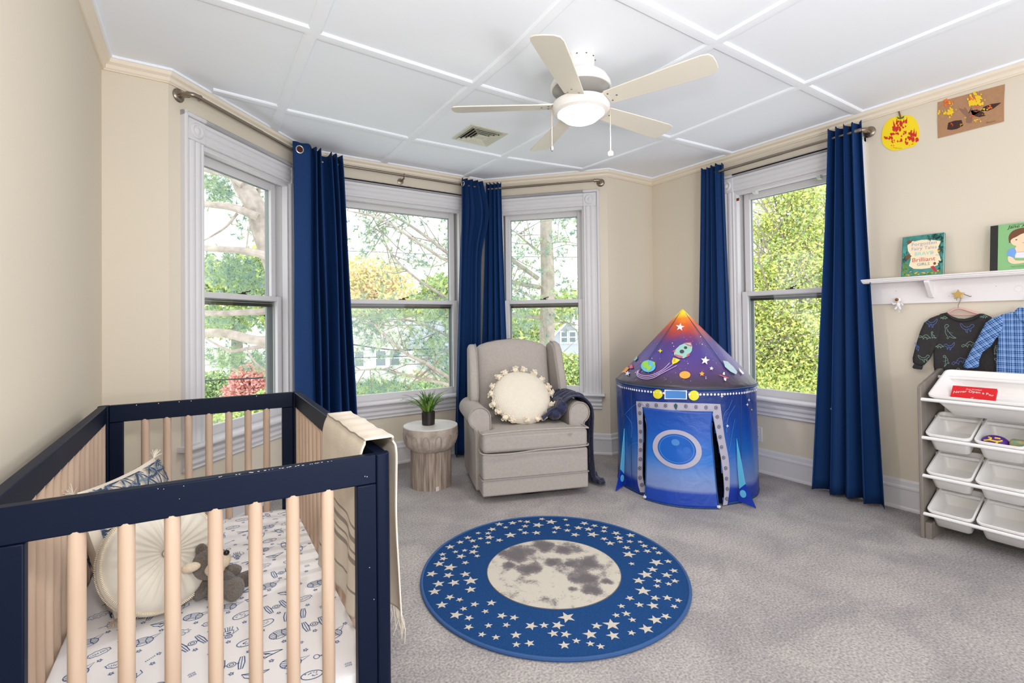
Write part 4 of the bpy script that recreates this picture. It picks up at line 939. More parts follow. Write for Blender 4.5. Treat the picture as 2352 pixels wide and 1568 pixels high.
for s in (-1, 1):
    # rolled arm: scroll profile swept front to back
    cx, cz, R_ = s*.362, .536, .076
    pr = [(cx+s*R_*math.cos(a), cz+R_*math.sin(a)) for a in np.linspace(-1.05, PI-.0, 16)]
    pr += [(cx-s*.076, .48), (cx-s*.075, .40), (cx-s*.074, .31), (cx+s*.028, .31), (cx+s*.030, .42), (cx+s*.033, .455)]
    arm = MB().prism(pr, lambda x, z, y: (x, y, z), .135, .64); ao = soft(arm, 'arm', .010, 3)
    tubeloc('piping', [(x, .133, z) for x, z in pr[:17]]+[(cx-s*.075, .133, .46)], .0045, PIPE, par=ao)
    tubeloc('piping', [(pr[0][0], .133, pr[0][1]), (cx+s*.035, .133, .462), (cx+s*.030, .133, .43)], .0045, PIPE, par=ao)
    soft(MB().box(min(s*.29, s*.392), max(s*.29, s*.392), .03 if 0 else .132, .70, .05, .46), 'side_panel', .012)
    # wing
    wp = [(.60, .56), (.43, .60), (.425, .68), (.455, .78), (.49, .88), (.52, .96), (.56, 1.005), (.62, 1.02), (.70, 1.0), (.72, .90), (.72, .56)]
    dz = .0 if s < 0 else .012
    def wm(y, z, t, s=s, dz=dz): return (s*(t+.018*max(0, (.70-y)/.25)), y, z+dz)
    w_ = soft(MB().prism(wp, wm, .292, .362), 'wing', .024, 4)
    tubeloc('piping', smooth_path([wm(y+.004, z, .303) for y, z in wp[1:8]], 3), .004, PIPE, par=w_)
bk_ = MB()
def backf(u, v):
    a = 2*PI*v; ca, sa = math.cos(a), math.sin(a); x = math.copysign(abs(ca)**.35, ca)*.292
    z = .42+u*.60; yo = .0; top = 1.005+.05*(1-(x/.292)**2)
    z = .42+(top-.42)*u
    y = .60+.11*u+math.copysign(abs(sa)**.5, sa)*.075*(1-.55*max(0, (u-.93)/.07)**2)
    if sa < 0: y -= .022*(1-(x/.3)**2)*math.sin(PI*min(1, u*1.05))
    return (x*(1-.10*max(0, (u-.94)/.06)**2), y, z)
bk_.grid(backf, 26, 48, cv=True); n0 = len(bk_.v); bk_.f.append(tuple(n0-48+i for i in range(48))); bk_.m.append(0)
bk_.build('backrest', UPH, chair, ang=60)
soft(MB().box(-.30, .30, .66, .74, .06, .95), 'back_panel', .02)
q.build('stain', STAIN, chair, smooth=False, recalc=False)
Mch = Matrix.Translation(CO) @ Matrix.Rotation(CRZ, 4, 'Z')
def CH(x, y, z): return np.array(Mch @ Vector((x, y, z)))
def cvec(x, y, z): return np.array(Mch.to_3x3() @ Vector((x, y, z)))
# pompom cushion
WAF = mat('waffle_cream', (226, 217, 202), .85)
def waffle():
    nt = WAF.node_tree; b = nt.nodes['Principled BSDF']; tcn = nt.nodes.new('ShaderNodeTexCoord'); hs = []
    for ax, sc_ in (('X', 150), ('Z', 170)):
        w_ = nt.nodes.new('ShaderNodeTexWave'); w_.bands_direction = ax; w_.inputs['Scale'].default_value = sc_/6.2832*1.6; w_.inputs['Distortion'].default_value = .4; nt.links.new(tcn.outputs['Object'], w_.inputs['Vector']); hs.append(w_)
    a = nt.nodes.new('ShaderNodeMath'); a.operation = 'ADD'; nt.links.new(hs[0].outputs['Fac'], a.inputs[0]); nt.links.new(hs[1].outputs['Fac'], a.inputs[1])
    bp = nt.nodes.new('ShaderNodeBump'); bp.inputs['Strength'].default_value = .5; bp.inputs['Distance'].default_value = .003; nt.links.new(a.outputs[0], bp.inputs['Height']); nt.links.new(bp.outputs[0], b.inputs['Normal'])
waffle()
cc = CH(-.012, .345, .632); cn = cvec(.02, -.80, .60); cn /= np.linalg.norm(cn); ca_ = np.cross((0, 0, 1), cn); ca_ /= np.linalg.norm(ca_); cb_ = np.cross(cn, ca_)
cush = thing('pompom_cushion', 'round cream waffle cushion edged with yarn pompoms on the armchair seat', 'cushion', cc)
def cf(u, v, side):
    a = 2*PI*u; return cc+ca_*.222*v*math.cos(a)+cb_*.215*v*math.sin(a)+cn*side*(.085*math.sqrt(max(0, 1-v**2.6))+.003*math.sin(5*a+v*4)*v)
q = MB(); q.grid(lambda u, v: cf(u, v, 1), 64, 18, cu=True).grid(lambda u, v: cf(u, v, -1), 64, 14, cu=True); q.build('cover', WAF, cush, world=True, ang=180)
POM = mat('yarn_cream', (232, 220, 200), .95, bump=(180, .8, .004)); g = random.Random(6)
for k in range(19):
    a = 2*PI*k/19+g.uniform(-.05, .05); d = ca_*math.cos(a)+cb_*math.sin(a); c_ = cc+ca_*.222*math.cos(a)+cb_*.215*math.sin(a)
    q = MB(); t_ = np.cross(cn, d); e_ = c_+d*.006+cn*g.uniform(.0, .03)+t_*g.uniform(-.016, .016)
    if e_[2] < .493: e_[2] = .493
    q.blob(e_, (.021, .021, .018), 12, 8, wob=.25, rg=g)
    for j in range(9):
        dd = np.array([g.gauss(0, 1) for _ in range(3)]); dd /= np.linalg.norm(dd); dd[2] = abs(dd[2]) if e_[2] < .50 else dd[2]; q.tube(smooth_path([e_+dd*.010, e_+dd*.030+t_*.008, e_+dd*.026-t_*.008, e_+dd*.010], 3), .0034, 5)
    q.tube([c_, (c_+e_)/2+d*.004, e_], .004, 6); q.build('pompom', POM, cush, world=True)
# navy plush throw over the chair's arm
PLU = mat('navy_plush', (14, 18, 46), .75, bump=(45, .9, .012), sheen=.25, var=((26, 32, 74), 14, .35))
th = thing('plush_throw', 'dark navy plush throw slung over the right arm of the armchair down to the carpet', 'blanket', CH(.46, .35, 0))
sec = smooth_path([(.10, .492), (.15, .505), (.20, .525), (.240, .560), (.268, .610), (.318, .642), (.372, .644), (.425, .622), (.458, .57), (.464, .50), (.462, .40), (.462, .25), (.464, .12), (.468, .045), (.50, .022), (.545, .018)], 4)
nS = len(sec)
def thf(u, v):
    k = min(int(u*(nS-1)), nS-2); t = u*(nS-1)-k; p = sec[k]*(1-t)+sec[k+1]*t; s_ = u
    y0 = .150+.02*math.sin(s_*8)*(s_ < .4)+(-.03 if s_ > .9 else 0)+.02*math.sin(s_*19); y1 = .53+.03*math.sin(s_*7+1)
    y = y0+(y1-y0)*v; f_ = .012*math.sin(v*15+s_*6)+.007*math.sin(v*29+s_*13)
    x, z = p
    if s_ < .45: z += abs(f_)*1.3; x -= f_*.4
    elif s_ < .9: x += abs(f_)
    else: z += abs(f_)*1.5+.01
    z += .035*math.exp(-((s_-.13)/.07)**2-((v-.15)/.25)**2)
    return CH(x, y, z)
q = MB(); q.grid(thf, 90, 40); q.build('cloth', PLU, th, world=True, ang=180, recalc=False, solid=.010)
q = MB(); q.blob(CH(.485, .22, .035), (.035, .05, .03), 16, 10, wob=.15, rg=g).blob(CH(.53, .17, .022), (.035, .04, .018), 14, 8, wob=.2, rg=g); q.build('floor_fold', PLU, th, world=True)
q = MB()
for (x, y, z, a, b, c_) in ((.205, .235, .525, .060, .085, .045), (.245, .205, .570, .040, .065, .055), (.175, .33, .520, .05, .08, .04), (.262, .28, .59, .035, .09, .045)): q.blob(CH(x, y, z), (a, b, c_), 20, 12, wob=.12, rg=g, M=Matrix.Rotation(CRZ, 3, 'Z'))
q.build('bunched_fold', PLU, th, world=True)
# ---------------------------------------------------------------- carved side table
TB = np.array([1.455, 3.33, 0])
table = thing('side_table', 'round whitewashed carved wood pedestal table left of the armchair', 'side table', TB)
WASH = mat('whitewash', (186, 174, 162), .7, var=((150, 136, 124), 16, .35), bump=(30, .5, .004)); TOPM = mat('whitewash_top', (212, 208, 204), .5, var=((196, 190, 184), 9, .5)); WOODB = mat('weathered_wood', (170, 154, 140), .75, wood=((120, 104, 94), 2, 50.), bump=(60, .6, .003))
MB().lathe([(0, .432), (.196, .432), (.1985, .436), (.196, .441), (0, .4415)], 56).build('tabletop', TOPM, table)
def fl(a, z): 
    t = max(0, min(1, (.40-z)/.03)); k = abs(math.sin(a*7.5)); return 1-.035*t*(1 if k > .30 else (k/.30)**2*0+0.0) if z > .285 else 1-.02*max(0, 1-k*2.5)
MB().lathe([(0, .434), (.197, .434), (.199, .425), (.199, .40), (.198, .385), (.196, .36), (.192, .335), (.184, .31), (.172, .292), (.158, .28), (.150, .268), (0, .268)], 150, rf=lambda a, z: 1-.030*max(0, min(1, (.392-z)/.018))*(1-min(1, abs(math.sin(a*8))*2.6)**3)).build('carved_bowl', WASH, table, ang=70)
MB().lathe([(0, .270), (.150, .270), (.148, .20), (.150, .10), (.148, .0), (0, 0)], 180, rf=lambda a, z: 1-.035*(1-min(1, abs(math.sin(a*9+.3))*4))-.010*abs(math.sin(a*23))).build('pedestal', WOODB, table, ang=40)
MB().box(-.012, .012, -.003, .0, .0, .03, M=Matrix.Translation((-.02, -.149, 0))).build('tag', mat('paper_tag', (206, 198, 190), .8), table)
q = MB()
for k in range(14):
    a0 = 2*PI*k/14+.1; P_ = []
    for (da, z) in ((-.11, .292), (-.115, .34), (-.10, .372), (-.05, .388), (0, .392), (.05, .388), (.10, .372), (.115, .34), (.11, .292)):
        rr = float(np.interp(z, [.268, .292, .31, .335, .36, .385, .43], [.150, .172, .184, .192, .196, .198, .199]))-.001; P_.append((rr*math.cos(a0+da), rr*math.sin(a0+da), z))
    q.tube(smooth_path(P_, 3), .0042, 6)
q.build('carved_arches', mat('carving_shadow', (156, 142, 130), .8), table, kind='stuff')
# potted plant
PP_ = TB+np.array([-.012, .012, .4418])
plant = thing('potted_plant', 'spiky green grass plant in a small black pot on the side table', 'potted plant', PP_)
MB().lathe([(0, 0), (.044, 0), (.047, .004), (.049, .095), (.046, .097), (.044, .085), (0, .083)], 32).build('pot', mat('black_pot', (34, 28, 27), .35), plant)
LF = [mat('blade_green', (78, 124, 38), .45, sheen=0), mat('blade_light', (122, 158, 66), .45), mat('blade_dark', (40, 84, 34), .45)]
g = random.Random(14); protos = []
for k in range(12):
    ln = g.uniform(.17, .26); up = g.uniform(.1, 1.0); q = MB(); n_ = 9; A = []; B = []; ang0 = math.radians(88-48*(1-up)); 
    r_, z_ = 0., 0.; 
    for i in range(n_):
        t = i/(n_-1); an = ang0-t*t*math.radians(g.uniform(60, 70))*(1.5-up*.9); w_ = .0068*math.sin(PI*min(1, t*.8+.18))**.8*(1-t**4)+.0004
        A.append((r_, w_, z_+.0015)); B.append((r_, -w_, z_+.0015)); A[-1:] = [(r_, w_, z_+.002)]
        r_ += math.cos(an)*ln/n_; z_ += math.sin(an)*ln/n_
    q.add(A+[((a[0]+b[0])/2, 0, a[2]-.0018) for a, b in zip(A, B)]+B, [(i, i+1, n_+i+1, n_+i) for i in range(n_-1)]+[(n_+i, n_+i+1, 2*n_+i+1, 2*n_+i) for i in range(n_-1)])
    o = q.build('leaf', LF[k % 3], plant, ang=180, recalc=False, solid=.0008); o.location = (g.uniform(-.02, .02), g.uniform(-.02, .02), .082); o.rotation_euler = (0, 0, k*2.4); protos.append(o)
for k in range(66):
    o = protos[k % 12].copy(); COL.objects.link(o); o.parent = plant; a = k*2.399; r_ = g.uniform(0, .026); o.location = (r_*math.cos(a), r_*math.sin(a), .082); o.rotation_euler = (g.uniform(-.25, .25), g.uniform(-.25, .18), a); s_ = g.uniform(.7, 1.08); o.scale = (s_, s_, s_)
# ---------------------------------------------------------------- moon rug
RG = np.array([1.432, 1.852, 0]); RRg = .618
rug = thing('moon_rug', 'round blue rug with a grey moon in a ring of cream stars', 'rug', RG)
def pile(name, rgb, v2): return mat(name, rgb, .95, var=(v2, 150, .5), bump=(240, .8, .004), spec=.1)
RB = pile('rug_blue', (34, 76, 130), (26, 60, 108)); RC = pile('rug_cream', (214, 204, 190), (196, 186, 172)); REDG = mat('rug_edge', (48, 84, 136), .9, bump=(300, .4, .001))
MB().lathe([(0, 0), (RRg-.004, 0), (RRg-.004, .010), (RRg-.012, .0125), (0, .0125)], 120).build('pile', RB, rug)
MB().tube([(RRg*math.cos(a), RRg*math.sin(a), .0075) for a in np.arange(0, 2*PI, 2*PI/140)], .0075, 8, closed=True).build('bound_edge', REDG, rug)
MC = np.array([1.424, 1.838]); MR = .314
def moonmat():
    m = mat('moon_pile', (222, 214, 198), .95, bump=(240, .8, .004)); nt = m.node_tree; L = nt.links; b = nt.nodes['Principled BSDF']
    tcn = [n for n in nt.nodes if n.type == 'TEX_COORD'][0]; nz = nt.nodes.new('ShaderNodeTexNoise'); nz.inputs['Scale'].default_value = 14; nz.inputs['Detail'].default_value = 6; L.new(tcn.outputs['Object'], nz.inputs['Vector'])
    n2 = nt.nodes.new('ShaderNodeTexNoise'); n2.inputs['Scale'].default_value = 130; n2.inputs['Detail'].default_value = 3; L.new(tcn.outputs['Object'], n2.inputs['Vector'])
    acc = None
    for (u, v, rr) in ((900, 360, 150), (1100, 300, 110), (1280, 320, 110), (820, 445, 48), (985, 480, 90), (1190, 440, 70), (1450, 440, 95), (1420, 555, 100), (1500, 640, 75), (1620, 590, 42), (1300, 445, 32), (1330, 650, 40), (760, 350, 60)):
        c_ = at_z(940+u/3.564, 1170+v/3.564, .013)-RG; vm = nt.nodes.new('ShaderNodeVectorMath'); vm.operation = 'DISTANCE'; vm.inputs[1].default_value = tuple(c_[:2])+(.013,); L.new(tcn.outputs['Object'], vm.inputs[0])
        mr = nt.nodes.new('ShaderNodeMapRange'); R_ = rr/3.564/1112*1.75*2.0; mr.inputs[1].default_value = R_; mr.inputs[2].default_value = 0; mr.inputs[3].default_value = 0; mr.inputs[4].default_value = 1; L.new(vm.outputs['Value'], mr.inputs[0])
        if acc is None: acc = mr.outputs[0]
        else:
            mx = nt.nodes.new('ShaderNodeMath'); mx.operation = 'MAXIMUM'; L.new(acc, mx.inputs[0]); L.new(mr.outputs[0], mx.inputs[1]); acc = mx.outputs[0]
    a1 = nt.nodes.new('ShaderNodeMath'); a1.operation = 'MULTIPLY_ADD'; a1.inputs[1].default_value = 2.3; L.new(nz.outputs['Fac'], a1.inputs[0]); L.new(acc, a1.inputs[2])
    a2 = nt.nodes.new('ShaderNodeMath'); a2.operation = 'MULTIPLY_ADD'; a2.inputs[1].default_value = .70; L.new(n2.outputs['Fac'], a2.inputs[0]); L.new(a1.outputs[0], a2.inputs[2])
    rp = nt.nodes.new('ShaderNodeValToRGB'); e = rp.color_ramp.elements; e[0].position = .615; e[0].color = (*lin((200, 193, 180)), 1); e[1].position = .90; e[1].color = (*lin((104, 98, 100)), 1)
    k = rp.color_ramp.elements.new(.68); k.color = (*lin((176, 168, 160)), 1); k = rp.color_ramp.elements.new(.76); k.color = (*lin((128, 121, 121)), 1)
    dv = nt.nodes.new('ShaderNodeMath'); dv.operation = 'MULTIPLY'; dv.inputs[1].default_value = .40; L.new(a2.outputs[0], dv.inputs[0]); L.new(dv.outputs[0], rp.inputs[0]); L.new(rp.outputs[0], b.inputs['Base Color'])
    return m
MB().prism(circ(MR, 90, (MC[0]-RG[0], MC[1]-RG[1])), lambda x, y, t: (x, y, t), .0125, .0138).build('moon', moonmat(), rug, smooth=False)
MB().tube([(MC[0]-RG[0]+(MR+.001)*math.cos(a), MC[1]-RG[1]+(MR+.001)*math.sin(a), .0128) for a in np.arange(0, 2*PI, 2*PI/100)], .0022, 5, closed=True).build('moon_outline', mat('rug_outline', (96, 92, 92), .95), rug)
q = MB(); g = random.Random(31); pts = []
tries = 0
while len(pts) < 132 and tries < 9000:
    tries += 1; a = g.uniform(0, 2*PI); r_ = math.sqrt(g.uniform(.385**2, .578**2)); s_ = g.choice((.015, .018, .020, .024, .026, .032))
    p = np.array([r_*math.cos(a), r_*math.sin(a)]); 
    if math.hypot(p[0]-(MC[0]-RG[0]), p[1]-(MC[1]-RG[1])) < MR+s_+.012: continue
    if all(np.linalg.norm(p-p2) > (s_+s2)*1.02+.006 for p2, s2 in pts): pts.append((p, s_))
for p, s_ in pts:
    rot = YAW*-1+PI/2+g.uniform(-.5, .5); S_ = star(s_*1.12, p, rot, .40); q.prism([tuple(z) for z in S_], lambda x, y, t: (x, y, t), .0122, .0136)
q.build('star_pattern', RC, rug, smooth=False, kind='stuff')
# ---------------------------------------------------------------- rocket play tent
TT = np.array([3.036, 2.314]); TR, ZRIM, ZAP = .487, .742, 1.270
dF = -_f[:2]/np.linalg.norm(_f[:2]); dF = -TT/np.linalg.norm(TT); dR = np.array([-dF[1], dF[0]])
tent = thing('play_tent', 'blue rocket play tent with a pointed space printed roof', 'play tent', (TT[0], TT[1], 0))
def ramp_mat(name, stops, zlo, zhi, rough=.35, nscale=6, nstr=.12, trans=0):
    m = bpy.data.materials.new(name); m.use_nodes = True; nt = m.node_tree; L = nt.links; b = nt.nodes['Principled BSDF']; b.inputs['Roughness'].default_value = rough
    tcn = nt.nodes.new('ShaderNodeTexCoord'); sp = nt.nodes.new('ShaderNodeSeparateXYZ'); L.new(tcn.outputs['Object'], sp.inputs[0])
    mr = nt.nodes.new('ShaderNodeMapRange'); mr.inputs[1].default_value = zlo; mr.inputs[2].default_value = zhi; L.new(sp.outputs['Z'], mr.inputs[0])
    nz = nt.nodes.new('ShaderNodeTexNoise'); nz.inputs['Scale'].default_value = nscale; nz.inputs['Detail'].default_value = 6; L.new(tcn.outputs['Object'], nz.inputs['Vector'])
    ma = nt.nodes.new('ShaderNodeMath'); ma.operation = 'MULTIPLY_ADD'; ma.inputs[1].default_value = nstr; L.new(nz.outputs['Fac'], ma.inputs[0]); sb = nt.nodes.new('ShaderNodeMath'); sb.operation = 'SUBTRACT'; sb.inputs[1].default_value = nstr*.5; L.new(mr.outputs[0], sb.inputs[0]); L.new(sb.outputs[0], ma.inputs[2])
    rp = nt.nodes.new('ShaderNodeValToRGB'); e = rp.color_ramp.elements; e[0].position = stops[0][0]; e[0].color = (*lin(stops[0][1]), 1); e[1].position = stops[-1][0]; e[1].color = (*lin(stops[-1][1]), 1)
    for p, c_ in stops[1:-1]: k = e.new(p); k.color = (*lin(c_), 1)
    L.new(ma.outputs[0], rp.inputs[0]); L.new(rp.outputs[0], b.inputs['Base Color'])
    bp = nt.nodes.new('ShaderNodeBump'); bp.inputs['Strength'].default_value = .35; bp.inputs['Distance'].default_value = .012; n3 = nt.nodes.new('ShaderNodeTexNoise'); n3.inputs['Scale'].default_value = 9; n3.inputs['Detail'].default_value = 5; n3.inputs['Distortion'].default_value = 1.5
    L.new(tcn.outputs['Object'], n3.inputs['Vector']); L.new(n3.outputs['Fac'], bp.inputs['Height']); L.new(bp.outputs[0], b.inputs['Normal'])
    return m
ROOFM = ramp_mat('tent_roof_print', [(0, (52, 44, 54)), (.08, (64, 50, 70)), (.22, (84, 58, 120)), (.40, (76, 62, 142)), (.55, (84, 58, 126)), (.64, (130, 58, 100)), (.70, (170, 66, 64)), (.80, (216, 96, 40)), (.88, (240, 140, 36)), (.94, (250, 214, 50)), (1, (240, 224, 60))], ZRIM, ZAP, .4, 7, .16)
BODYM = ramp_mat('tent_body_print', [(0, (14, 46, 140)), (.12, (16, 50, 150)), (.17, (104, 124, 176)), (.30, (80, 116, 180)), (.45, (26, 92, 176)), (.65, (14, 66, 152)), (.85, (16, 48, 124)), (1, (16, 44, 112))], 0, ZRIM, .35, 4, .08)
FLAPM = ramp_mat('tent_flap_print', [(0, (20, 60, 160)), (.13, (22, 66, 166)), (.165, (120, 138, 190)), (.30, (104, 136, 196)), (.45, (34, 110, 196)), (.7, (16, 82, 176)), (1, (16, 62, 150))], 0, ZRIM*.9, .35, 4, .05)
INM = mat('tent_inner_print', (32, 26, 62), .6, var=((50, 70, 110), 9, .3)); TRIMT = mat('tent_binding', (24, 62, 110), .5)
GRYB = mat('tent_grey_band', (172, 168, 186), .4, bump=(20, .3, .004)); WHT = mat('tent_white', (226, 228, 240), .5); LAV = mat('tent_lavender', (188, 160, 214), .5); YLW = mat('tent_yellow', (228, 216, 40), .5)
ORN = mat('tent_orange', (240, 160, 66), .5); MINT = mat('tent_mint', (150, 196, 186), .5); PNK = mat('tent_pink', (206, 88, 112), .5); DKG = mat('tent_dark', (60, 64, 80), .5); CYN = mat('tent_cyan', (96, 186, 226), .45); LBL = mat('tent_light_blue', (70, 130, 200), .4); GRN_ = mat('tent_green', (150, 206, 70), .5); RBL = mat('tent_royal', (18, 56, 170), .4); TBL = mat('tent_blue', (20, 92, 186), .25); PALE = mat('tent_pale', (176, 200, 206), .5)
def tdir(th): return dF*math.cos(th)+dR*math.sin(th)
def tp(th, z, r=TR): d = tdir(th); return np.array([TT[0]+d[0]*r, TT[1]+d[1]*r, z])
def body_r(th, z):
    return TR-.010*math.sin(PI*z/ZRIM)*(1+math.cos(4*th+.2))*.5+.006*math.sin(5*th+4*z)*math.sin(PI*z/ZRIM)+.003*math.sin(17*th+9*z)
def hit_body(u, v, r=TR):
    d = ray(u, v); o = -TT; A = d[0]**2+d[1]**2; B = 2*(o[0]*d[0]+o[1]*d[1]); C = o@o-r*r; D_ = max(B*B-4*A*C, 0); t = (-B-math.sqrt(D_))/(2*A); p = d*t; q_ = p[:2]-TT
    return math.atan2(q_@dR, q_@dF), p[2]+CAM_H
KC = TR/(ZAP-ZRIM)
def hit_cone(u, v):
    d = ray(u, v); o = -TT; h0 = ZAP-CAM_H; A = d[0]**2+d[1]**2-(KC*d[2])**2; B = 2*(o@d[:2])+2*KC*KC*h0*d[2]; C = o@o-(KC*h0)**2; D_ = max(B*B-4*A*C, 0); ts = sorted(((-B-math.sqrt(D_))/(2*A), (-B+math.sqrt(D_))/(2*A)))
    t = ts[0] if ts[0] > 0 else ts[1]; p = d*t; q_ = p[:2]-TT; return math.atan2(q_@dR, q_@dF), p[2]+CAM_H
def mb_body(lift=.004): 
    def mp(u, v): th, z = hit_body(u, v); z = max(.004, min(z, ZRIM-.004)); return tp(th, z, body_r(th, z)+lift)
    return mp
def mb_cone(lift=.004):
    def mp(u, v): th, z = hit_cone(u, v); z = min(z, ZAP-.002); return tp(th, z, KC*(ZAP-z)+lift+.007)
    return mp
Z2 = lambda pts: [(1400+x/4.612, 840+y/4.612) for x, y in pts]            # pixel frames of two close-up looks
Z3 = lambda pts: [(1400+x/6.918, 700+y/6.918) for x, y in pts]
inL = smooth_path(Z2([(358, 458), (352, 700), (348, 950), (352, 1180), (372, 1290), (400, 1345)]), 6); inR = smooth_path(Z2([(1088, 485), (1150, 800), (1190, 1050), (1210, 1300), (1195, 1480)]), 6)
hL = [hit_body(*p) for p in inL]; hR = [hit_body(*p) for p in inR]; ztop = hit_body(*Z2([(720, 470)])[0])[1]
def door_th(z): return (float(np.interp(-z, [-h_[1] for h_ in hL], [h_[0] for h_ in hL])), float(np.interp(-z, [-h_[1] for h_ in hR], [h_[0] for h_ in hR])))
q = MB(); N, K = 240, 30
def bf(u, v): th = -PI+2*PI*u; z = ZRIM*v; return tp(th, z, body_r(th, z))
vs = [bf(i/N, j/(K-1)) for i in range(N) for j in range(K)]; fs = []
for i in range(N):
    th = -PI+2*PI*(i+.5)/N
    for j in range(K-1):
        z = ZRIM*(j+.5)/(K-1); a_, b_ = door_th(z)
        if z < ztop and a_ < th < b_: continue
        fs.append((i*K+j, ((i+1) % N)*K+j, ((i+1) % N)*K+j+1, i*K+j+1))
q.add(vs, fs); q.build('wall_panel', BODYM, tent, world=True, ang=180, recalc=False, solid=.002)
q = MB(); q.grid(lambda u, v: tp(-PI+2*PI*u, .004+(ZRIM-.01)*v, TR-.03), 60, 6, cu=True); o_ = q.build('inner_lining', INM, tent, world=True, recalc=False)
q = MB(); q.lathe([(0, .002), (TR-.03, .002), (TR-.03, .005), (0, .005)], 48); q.build('ground_sheet', INM, tent)
# take the lining out where the door is
me = o_.data; bm = bmesh.new(); bm.from_mesh(me); Mr = root_matrix(o_)
kill = []
for f_ in bm.faces:
    c_ = Mr @ f_.calc_center_median(); q_ = np.array([c_.x, c_.y])-TT; t_ = math.atan2(q_@dR, q_@dF)
    if -.62 < t_ < .62: kill.append(f_)
bmesh.ops.delete(bm, geom=kill, context='FACES'); bm.to_mesh(me); bm.free()
q = MB()
def cf2(u, v): th = 2*PI*u; z = ZAP-(ZAP-ZRIM)*v; r_ = KC*(ZAP-z)+.002*math.sin(9*th+8*v)*v-.012*math.sin(PI*v)*(.5+.5*math.cos(4*th+PI)); return tp(th, z+.004, max(r_, .0008))
q.grid(cf2, 120, 28, cu=True); q.build('roof', ROOFM, tent, world=True, ang=180, recalc=False, solid=.002)
MB().tube([tp(a, ZRIM, TR+.003) for a in np.arange(0, 2*PI, 2*PI/100)], .006, 8, closed=True).build('rim_hoop', TRIMT, tent, world=True)
MB().tube([tp(a, .010, TR-.002) for a in np.arange(door_th(.01)[1], door_th(.01)[0]+2*PI, 2*PI/100)], .007, 8).build('base_hoop', TRIMT, tent, world=True)
for th in (-.80, .80, 2.35, -2.35): MB().tube([tp(th, z, body_r(th, z)+.002) for z in np.linspace(.02, ZRIM, 12)]+[tp(th, ZAP-(ZAP-ZRIM)*v, KC*(ZAP-ZRIM)*v+.001) for v in (.95, .8, .6, .4, .2, .05)], .0022, 6).build('seam', TRIMT, tent, world=True)
# door frame band
mp = mb_body(.006); q = MB(); oL = smooth_path(Z2([(288, 373), (296, 650), (300, 900), (304, 1120), (310, 1240), (335, 1335)]), 5); iL = smooth_path(Z2([(358, 458), (352, 700), (348, 930), (350, 1130), (368, 1250), (405, 1340)]), 5)
oR = smooth_path(Z2([(1168, 403), (1215, 730), (1262, 1000), (1270, 1250), (1240, 1465)]), 6); iR = smooth_path(Z2([(1088, 485), (1150, 800), (1190, 1050), (1210, 1300), (1192, 1475)]), 6)
def strip(q, A, B, mp): n_ = len(A); q.add([mp(*p) for p in A]+[mp(*p) for p in B], [(i, i+1, n_+i+1, n_+i) for i in range(n_-1)])
strip(q, oL, iL, mp); strip(q, oR, iR, mp); lerp = lambda a, b, n_: [tuple(np.array(a)*(1-i/n_)+np.array(b)*i/n_) for i in range(n_+1)]
strip(q, lerp(oL[0], oR[0], 16), lerp(iL[0], iR[0], 16), mp); q.build('door_frame_band', GRYB, tent, world=True, smooth=False, recalc=False, solid=.003)
q = MB(); mp = mb_body(.010)
bolts = [(325, 413), (408, 416), (498, 416), (597, 418), (808, 426), (915, 433), (1022, 439), (1125, 441), (326, 499), (328, 597), (329, 695), (328, 793), (328, 890), (328, 988), (325, 1083), (330, 1182), (350, 1258), (1140, 539), (1159, 645), (1172, 754), (1187, 861), (1207, 971), (1228, 1082), (1235, 1192), (1242, 1300), (1234, 1402)]
for (x, y) in bolts:
    for rr, mi in ((22, 0), (15, 1), (9, 0)): q.fan(Z2([(x+rr*.85*math.cos(k*PI/3+.5), y+rr*math.sin(k*PI/3+.5)) for k in range(6)]), mb_body(.010+(22-rr)*.00015), mi)
q.build('printed_bolts', [DKG, GRYB], tent, world=True, smooth=False, recalc=False, kind='stuff')
q = MB(); mp = mb_body(.012); q.fan(Z2([(703, 393), (722, 415), (718, 440), (706, 466), (690, 440), (683, 415)]), mp); q.build('door_tie', mat('tent_teal', (30, 72, 84), .5), tent, world=True, smooth=False, recalc=False)
# door flap hanging just outside the opening
fa, fb = hit_body(*Z2([(415, 800)])[0])[0], hit_body(*Z2([(1062, 800)])[0])[0]
def flapf(u, v):
    z = ztop*(1-v)+.006*v; a_, b_ = door_th(ztop)[0], door_th(ztop)[1]
    k = min(1, v*5); A_ = a_*(1-k)+fa*k; B_ = b_*(1-k)+(fb+.05*v)*k; th = A_+(B_-A_)*u
    return tp(th, z, TR+.012+.05*v**1.5+.006*math.sin(u*7+v*5)*v)
fpn = MB(); fpn.grid(flapf, 40, 40); flap = fpn.build('door_flap', FLAPM, tent, world=True, ang=180, recalc=False, solid=.002)
E_ = [flapf(0, v) for v in np.linspace(.12, 1, 14)]+[flapf(u, 1) for u in np.linspace(.05, 1, 12)]+[flapf(1, v) for v in np.linspace(.95, .12, 14)]
MB().tube(E_, .004, 6).build('flap_binding', TRIMT, flap, world=True)
def mflap(lift):
    def mp(u, v):        # u, v in flap space 0..1
        p = np.array(flapf(u, v)); d = p[:2]-TT; d /= np.linalg.norm(d); return p+np.array([d[0], d[1], 0])*lift
    return mp
def ringf(q, cu_, cv_, ra_, rb_, r0, r1, mp, mi, n_=40): q.add([mp(cu_+ra_*r0*math.cos(2*PI*k/n_), cv_+rb_*r0*math.sin(2*PI*k/n_)) for k in range(n_)]+[mp(cu_+ra_*r1*math.cos(2*PI*k/n_), cv_+rb_*r1*math.sin(2*PI*k/n_)) for k in range(n_)], [(k, (k+1) % n_, n_+(k+1) % n_, n_+k) for k in range(n_)], mi)
